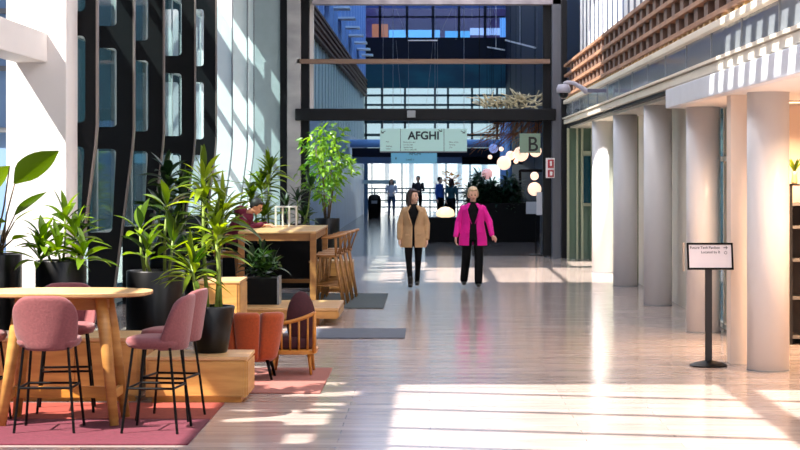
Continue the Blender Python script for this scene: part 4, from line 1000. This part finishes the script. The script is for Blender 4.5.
def head(t, c, yaw=0, pitch=0, hairm=None, style='long', skin=SKIN, s=1.0):
    """head mesh is part of body; returns list of shapes for it, and builds eyes, mouth, hair as children"""
    Rm = Matrix.Rotation(yaw, 3, 'Z') @ Matrix.Rotation(pitch, 3, 'X')
    c = Vector(c); W = lambda x, y, z: c + Rm @ Vector((x, y, z))*s
    def shapes(b):
        b.ball(W(0, .012, .022), .074*s, .092*s, .092*s, 20, Rm)
        b.ball(W(0, -.022, -.035), .056*s, .060*s, .072*s, 18, Rm)
        b.ball(W(0, -.052, -.088), .026*s, .024*s, .022*s, 12, Rm)
        b.tube([W(0, -.078, .010), W(0, -.098, -.022), W(0, -.084, -.036)], [.009*s, .013*s, .010*s], 10)
        for sx in (-1, 1):
            b.ball(W(sx*.074, .012, -.008), .010*s, .018*s, .029*s, 10, Rm); b.ball(W(sx*.034, -.060, -.022), .022*s, .02*s, .022*s, 10, Rm)
    def extras():
        b = MB()
        for sx in (-1, 1): b.ball(W(sx*.029, -.077, .004), .0125*s, .008*s, .0075*s, 10, Rm)
        b.build('eyes', mat('eye_dark', (42, 30, 28), .2), t, smooth=True)
        b = MB()
        for sx in (-1, 1): b.tube([W(sx*.045, -.073, .022), W(sx*.03, -.084, .027), W(sx*.015, -.083, .023)], .0035*s, 6)
        b.build('eyebrows', hairm, t, smooth=True)
        MB().tube([W(-.022, -.083, -.058), W(0, -.091, -.056), W(.022, -.083, -.058)], [.004*s, .0065*s, .004*s], 8).build('mouth', mat('lips', (172, 84, 82), .5), t, smooth=True)
        b = MB()
        b.ball(W(0, .030, .038), .086*s, .090*s, .090*s, 20, Rm)
        b.ball(W(0, -.030, .085), .060*s, .050*s, .026*s, 14, Rm)
        if style == 'long':
            for sx in (-1, 1):
                capsule(b, [W(sx*.070, .010, .03), W(sx*.082, .015, -.05), W(sx*.088, .02, -.14), W(sx*.078, .0, -.20)], [.026*s, .030*s, .032*s, .016*s])
            capsule(b, [W(0, .07, .02), W(0, .085, -.08), W(0, .07, -.19)], [.07*s, .072*s, .05*s])
        elif style == 'tied':
            for sx in (-1, 1): capsule(b, [W(sx*.066, .0, .04), W(sx*.074, .025, -.02), W(sx*.06, .05, -.06)], [.024*s, .024*s, .022*s])
            b.ball(W(0, .10, .01), .05*s, .045*s, .05*s, 14, Rm); b.ball(W(0, .05, -.03), .07*s, .06*s, .06*s, 14, Rm)
        else:
            for sx in (-1, 1): capsule(b, [W(sx*.070, .01, .04), W(sx*.072, .03, -.01)], [.018*s, .014*s])
            b.ball(W(0, .055, -.005), .07*s, .055*s, .06*s, 14, Rm)
        b.fuse('hair', hairm, t, .008, 2)
    return shapes, extras

def walker(label, loc, rz, H, arms, legs, mats, hd, group=None, coat=None, vox=.009, voxc=.011, open_front=True, hand_dirs=None, dress=None):
    """H scales a 1.68 m figure; arms/legs give joints; coat = (hem z, hem rx, shoulder x)"""
    s = H/1.68
    t = thing('person', label, 'person', loc, rz, group)
    V = lambda p: Vector(p)*s
    skin, top, jack, trou, shoe, hairm = mats
    shp, ext = head(t, V(hd['c']), hd.get('yaw', 0), hd.get('pitch', 0), hairm, hd['style'], skin, s)
    b = MB(); shp(b)
    capsule(b, [V((0, .02, 1.34)), V((0, .012, 1.42)), Vector(V(hd['c'])) + Vector((0, .015, -.05))*s], [.060*s, .048*s, .046*s])
    b.rings([tuple(V((0, .01, z))) + (rx*s, ry*s) for z, rx, ry in ((.84, .13, .10), (.92, .160, .11), (1.05, .125, .095), (1.2, .145, .105), (1.32, .15, .095), (1.38, .08, .07))], 20)
    for side in ('L', 'R'):
        a = [V(p) for p in arms[side]]
        capsule(b, a, [.045*s, .036*s, .024*s]); 
        hdir, pn, ts = (hand_dirs or {}).get(side, ((0, -.15, -1), (1 if side == 'L' else -1, 0, 0), 1))
        hand(b, a[2], hdir, pn, s, ts)
        l = [V(p) for p in legs[side]]
        capsule(b, l, [.070*s, .044*s, .028*s]); b.ball(l[2] + Vector((0, -.035, -.035))*s, .026*s, .07*s, .02*s, 12)
    b.fuse('body', skin, t, vox, 3); 
    # trousers
    b = MB()
    b.rings([tuple(V((0, .01, z))) + (rx*s, ry*s) for z, rx, ry in ((.80, .150, .115), (.90, .172, .122), (1.0, .140, .108))], 20)
    for side in ('L', 'R'):
        l = [V(p) for p in legs[side]]; capsule(b, [l[0], l[1], l[2] + Vector((0, 0, .02))*s], [.088*s, mats_k[0]*s, mats_k[1]*s])
    b.fuse('trousers', trou, t, voxc, 3)
    for side in ('L', 'R'):
        l = [V(p) for p in legs[side]]; b = MB(); toe = l[2]
        zf = toe.z - .075*s
        capsule(b, [l[2] + Vector((0, .0, .08))*s, Vector((toe.x, toe.y+.01*s, zf+.045*s))], [.045*s, .043*s])
        b.ball(Vector((toe.x, toe.y-.055*s, zf+.032*s)), .040*s, .10*s, .033*s, 16); b.ball(Vector((toe.x, toe.y+.02*s, zf+.02*s)), .032*s, .035*s, .022*s, 12)
        b.fuse('shoe', shoe, t, .008, 2)
    # shirt under the coat
    b = MB()
    b.rings([tuple(V((0, .008, z))) + (rx*s, ry*s) for z, rx, ry in ((.90, .165, .122), (1.05, .138, .113), (1.2, .158, .122), (1.30, .155, .108), (1.37, .10, .082), (1.42, .060, .058))], 24)
    if not coat:
        for side in ('L', 'R'):
            a = [V(p) for p in arms[side]]; capsule(b, [a[0], a[1], a[1]+(a[2]-a[1])*.92], [.056*s, .046*s, .034*s])
    b.fuse('top', top, t, voxc, 2)
    if coat:
        hem, hrx, wrx = coat
        b = MB(); n = 40; rr = ((hem, hrx, .150), (hem+.12, hrx*.985, .148), (1.05, wrx, .135), (1.18, .176, .140), (1.29, .186, .128), (1.36, .135, .102), (1.40, .080, .075))
        # open shell with a gap at the front that widens to the neck
        O, I = [], []
        for z, rx, ry in rr:
            g = coat_gap(z); ro, ri = [], []
            for k in range(n+1):
                a = -PI/2 + g + (2*PI-2*g)*k/n
                ro.append(b.bm.verts.new(V((rx*math.cos(a), .008+ry*math.sin(a), z)))); ri.append(b.bm.verts.new(V(((rx-.022)*math.cos(a), .008+(ry-.022)*math.sin(a), z))))
            O.append(ro); I.append(ri)
        m_ = len(rr)
        for j in range(m_-1):
            for k in range(n):
                b.bm.faces.new((O[j][k], O[j][k+1], O[j+1][k+1], O[j+1][k])); b.bm.faces.new((I[j][k], I[j+1][k], I[j+1][k+1], I[j][k+1]))
            for k in (0, n): b.bm.faces.new((O[j][k], O[j+1][k], I[j+1][k], I[j][k]))
        for j in (0, m_-1):
            for k in range(n): b.bm.faces.new((O[j][k], O[j][k+1], I[j][k+1], I[j][k]))
        for side in ('L', 'R'):
            a = [V(p) for p in arms[side]]; capsule(b, [a[0], a[1], a[1]+(a[2]-a[1])*.93], [.064*s, .056*s, .044*s])
        j = b.fuse('blazer', jack, t, .009, 2)
        for sx in (-1, 1):   # lapels
            lb = MB(); pts = [(sx*.050, -.090, 1.395), (sx*.105, -.112, 1.30), (sx*.085, -.128, 1.20), (sx*.028, -.140, 1.06)]
            lb.tube([V(p) for p in pts], [.012*s, .017*s, .014*s, .006*s], 8); lb.build('lapel', jack, j, smooth=True)
            lb = MB().box(sx*.06*s, sx*.135*s, -.162*s, -.140*s, (hem+.20)*s, (hem+.225)*s).build('pocket_flap', jack, j)
    ext()
    return t
mats_k = (.062, .046)
coat_gap = lambda z: .10 if z < 1.06 else .10 + (z-1.06)*1.9
BLK = mat('black_cloth', (8, 8, 10), .8, spec=.2, var=.2, scale=(20, 20, 20)); BOOT = mat('black_leather', (14, 13, 14), .35)
BROWNH = mat('brown_hair', (62, 36, 27), .5, var=.5, scale=(30, 30, 6)); BLONDE = mat('blonde_hair', (222, 190, 148), .5, var=.25, scale=(30, 30, 6)); BLKH = mat('black_hair', (12, 9, 9), .6, var=.4, scale=(30, 30, 6))
mats_k = (.056, .040)
# woman in camel blazer, mid stride, looking to her left (picture right)
walker('woman in a camel blazer and black leggings walking, looking towards the woman in pink', (PX(413.5, 31.6), 31.6, 0), R(0), 1.66,
    {'L': [(-.150, .02, 1.305), (-.225, .03, 1.08), (-.235, -.03, .83)], 'R': [(.150, .02, 1.305), (.225, .04, 1.08), (.225, .0, .83)]},
    {'L': [(-.085, 0, .86), (-.080, -.08, .48), (-.050, -.16, .095)], 'R': [(.085, 0, .86), (.078, -.03, .48), (.062, .17, .11)]},
    (SKIN, BLK, mat('camel_wool', (204, 164, 120), .8, var=.12, scale=(8, 8, 8)), BLK, BOOT, BROWNH), dict(c=(.0, -.01, 1.55), yaw=R(50), style='long'), coat=(.69, .215, .165))
# woman in pink blazer
mats_k = (.074, .066)
coat_gap = lambda z: .30 if z < 1.12 else .30 + (z-1.12)*1.5
walker('blonde woman in a bright magenta blazer and black trousers walking and looking down', (PX(473, 31.7), 31.7, 0), R(0), 1.70,
    {'L': [(-.155, .02, 1.305), (-.24, .05, 1.08), (-.285, -.05, .85)], 'R': [(.155, .02, 1.305), (.27, .03, 1.09), (.31, -.08, .87)]},
    {'L': [(-.09, 0, .86), (-.115, .0, .48), (-.145, .17, .11)], 'R': [(.09, 0, .86), (.095, -.08, .48), (.085, -.16, .095)]},
    (SKIN, BLK, mat('magenta_wool', (240, 22, 158), .8, var=.12, scale=(8, 8, 8)), BLK, BOOT, BLONDE), dict(c=(0, -.025, 1.545), yaw=R(4), pitch=R(14), style='tied'), coat=(.70, .235, .185),
    hand_dirs={'R': ((.55, -.5, -.6), (-.3, -.6, -.2), 1)})
mats_k = (.062, .046)
# person at the tall table
def seated(label, loc, rz):
    t = thing('person', label, 'person', loc, rz)
    shp, ext = head(t, (0, -.33, 1.40), 0, R(30), BLKH, 'short', SKIND)
    b = MB(); shp(b); capsule(b, [(0, -.16, 1.27), (0, -.24, 1.33), (0, -.30, 1.37)], [.06, .05, .048])
    b.rings([(0, 0, .74, .15, .12), (0, -.02, .95, .14, .11), (0, -.10, 1.15, .16, .11), (0, -.15, 1.25, .12, .09)], 20)
    for sx in (-1, 1):
        capsule(b, [(sx*.17, -.13, 1.20), (sx*.24, -.24, 1.06), (sx*.10, -.46, 1.125)], [.045, .036, .024]); hand(b, (sx*.10, -.46, 1.128), (-sx*.35, -1, -.05), (0, 0, -1), 1, -sx)
        capsule(b, [(sx*.09, 0, .80), (sx*.13, -.42, .76), (sx*.13, -.36, .36)], [.08, .055, .036]); b.ball((sx*.13, -.42, .32), .034, .09, .032, 12)
    b.fuse('body', SKIND, t, .012, 3)
    b = MB(); b.rings([(0, 0, .76, .175, .15), (0, .0, .95, .17, .14), (0, -.07, 1.12, .215, .165), (0, -.13, 1.23, .19, .15), (0, -.17, 1.30, .10, .10)], 24)
    for sx in (-1, 1): capsule(b, [(sx*.17, -.13, 1.20), (sx*.24, -.24, 1.07), (sx*.12, -.43, 1.137)], [.075, .062, .042])
    b.ball((0, -.08, 1.33), .13, .11, .09, 16)   # hood down the back
    b.fuse('hoodie', mat('maroon_jersey', (104, 20, 50), .9, var=.2, scale=(10, 10, 10)), t, .013, 3)
    b = MB(); b.rings([(0, 0, .735, .17, .15), (0, 0, .82, .18, .15)], 20)
    for sx in (-1, 1): capsule(b, [(sx*.09, 0, .81), (sx*.13, -.42, .77), (sx*.13, -.36, .40)], [.092, .066, .05])
    b.fuse('trousers', BLK, t, .013, 2)
    for sx in (-1, 1): MB().ball((sx*.13, -.41, .325), .045, .12, .045, 14).build('shoe', BOOT, t, smooth=True)
    ext(); return t
seated('person in a maroon hoodie bent over the tall oak table reading', (-2.93, 28.6, .014), R(80))
dup(b0, (-3.0, 28.6, .014), R(-90), 'oak bar chair on which the person in the maroon hoodie sits')
# far people, at the entrance
AR = {'L': [(-.18, .02, 1.36), (-.24, .0, 1.10), (-.16, -.20, 1.05)], 'R': [(.18, .02, 1.36), (.24, .0, 1.10), (.14, -.20, 1.07)]}
AD = {'L': [(-.18, .02, 1.36), (-.23, .03, 1.10), (-.23, 0, .85)], 'R': [(.18, .02, 1.36), (.23, .03, 1.10), (.23, 0, .85)]}
LG = {'L': [(-.09, 0, .86), (-.10, 0, .48), (-.10, 0, .095)], 'R': [(.09, 0, .86), (.10, -.02, .48), (.10, -.05, .095)]}
JEAN = mat('blue_denim', (50, 74, 116), .8, var=.2, scale=(10, 10, 10)); 
kw = dict(vox=.014, voxc=.016)
hdn = {'L': ((.5, -.7, 0), (.3, 0, -1), 1), 'R': ((-.5, -.7, 0), (-.3, 0, -1), -1)}
walker('woman in a pale top and blue jeans holding something at the far entrance', (PX(391.5, 80), 80, 0), 0, 1.62, AR, LG, (SKIN, mat('pale_top', (176, 186, 206), .8), BLK, JEAN, BOOT, BLKH), dict(c=(0, -.01, 1.55), style='long'), hand_dirs=hdn, **kw)
walker('person in a dark jacket standing right of the woman in jeans at the entrance', (PX(418, 78), 78, 0), R(-20), 1.76, AR, LG, (SKIN, mat('dark_navy_top', (24, 26, 38), .8), BLK, BLK, BOOT, BLKH), dict(c=(0, -.01, 1.55), style='short'), hand_dirs=hdn, **kw)
walker('person in a bright blue shirt standing behind the camel blazer woman', (PX(440, 72), 72, 0), R(60), 1.74, AD, LG, (SKIN, mat('bright_blue_shirt', (38, 90, 180), .8), BLK, BLK, BOOT, BLKH), dict(c=(0, -.01, 1.55), style='short'), **kw)
walker('person in a dark teal top standing next to the one in bright blue', (PX(451.5, 71), 71, 0), R(150), 1.68, AD, LG, (SKIN, mat('dark_teal_shirt', (24, 72, 86), .8), BLK, BLK, BOOT, BROWNH), dict(c=(0, -.01, 1.55), style='long'), **kw)
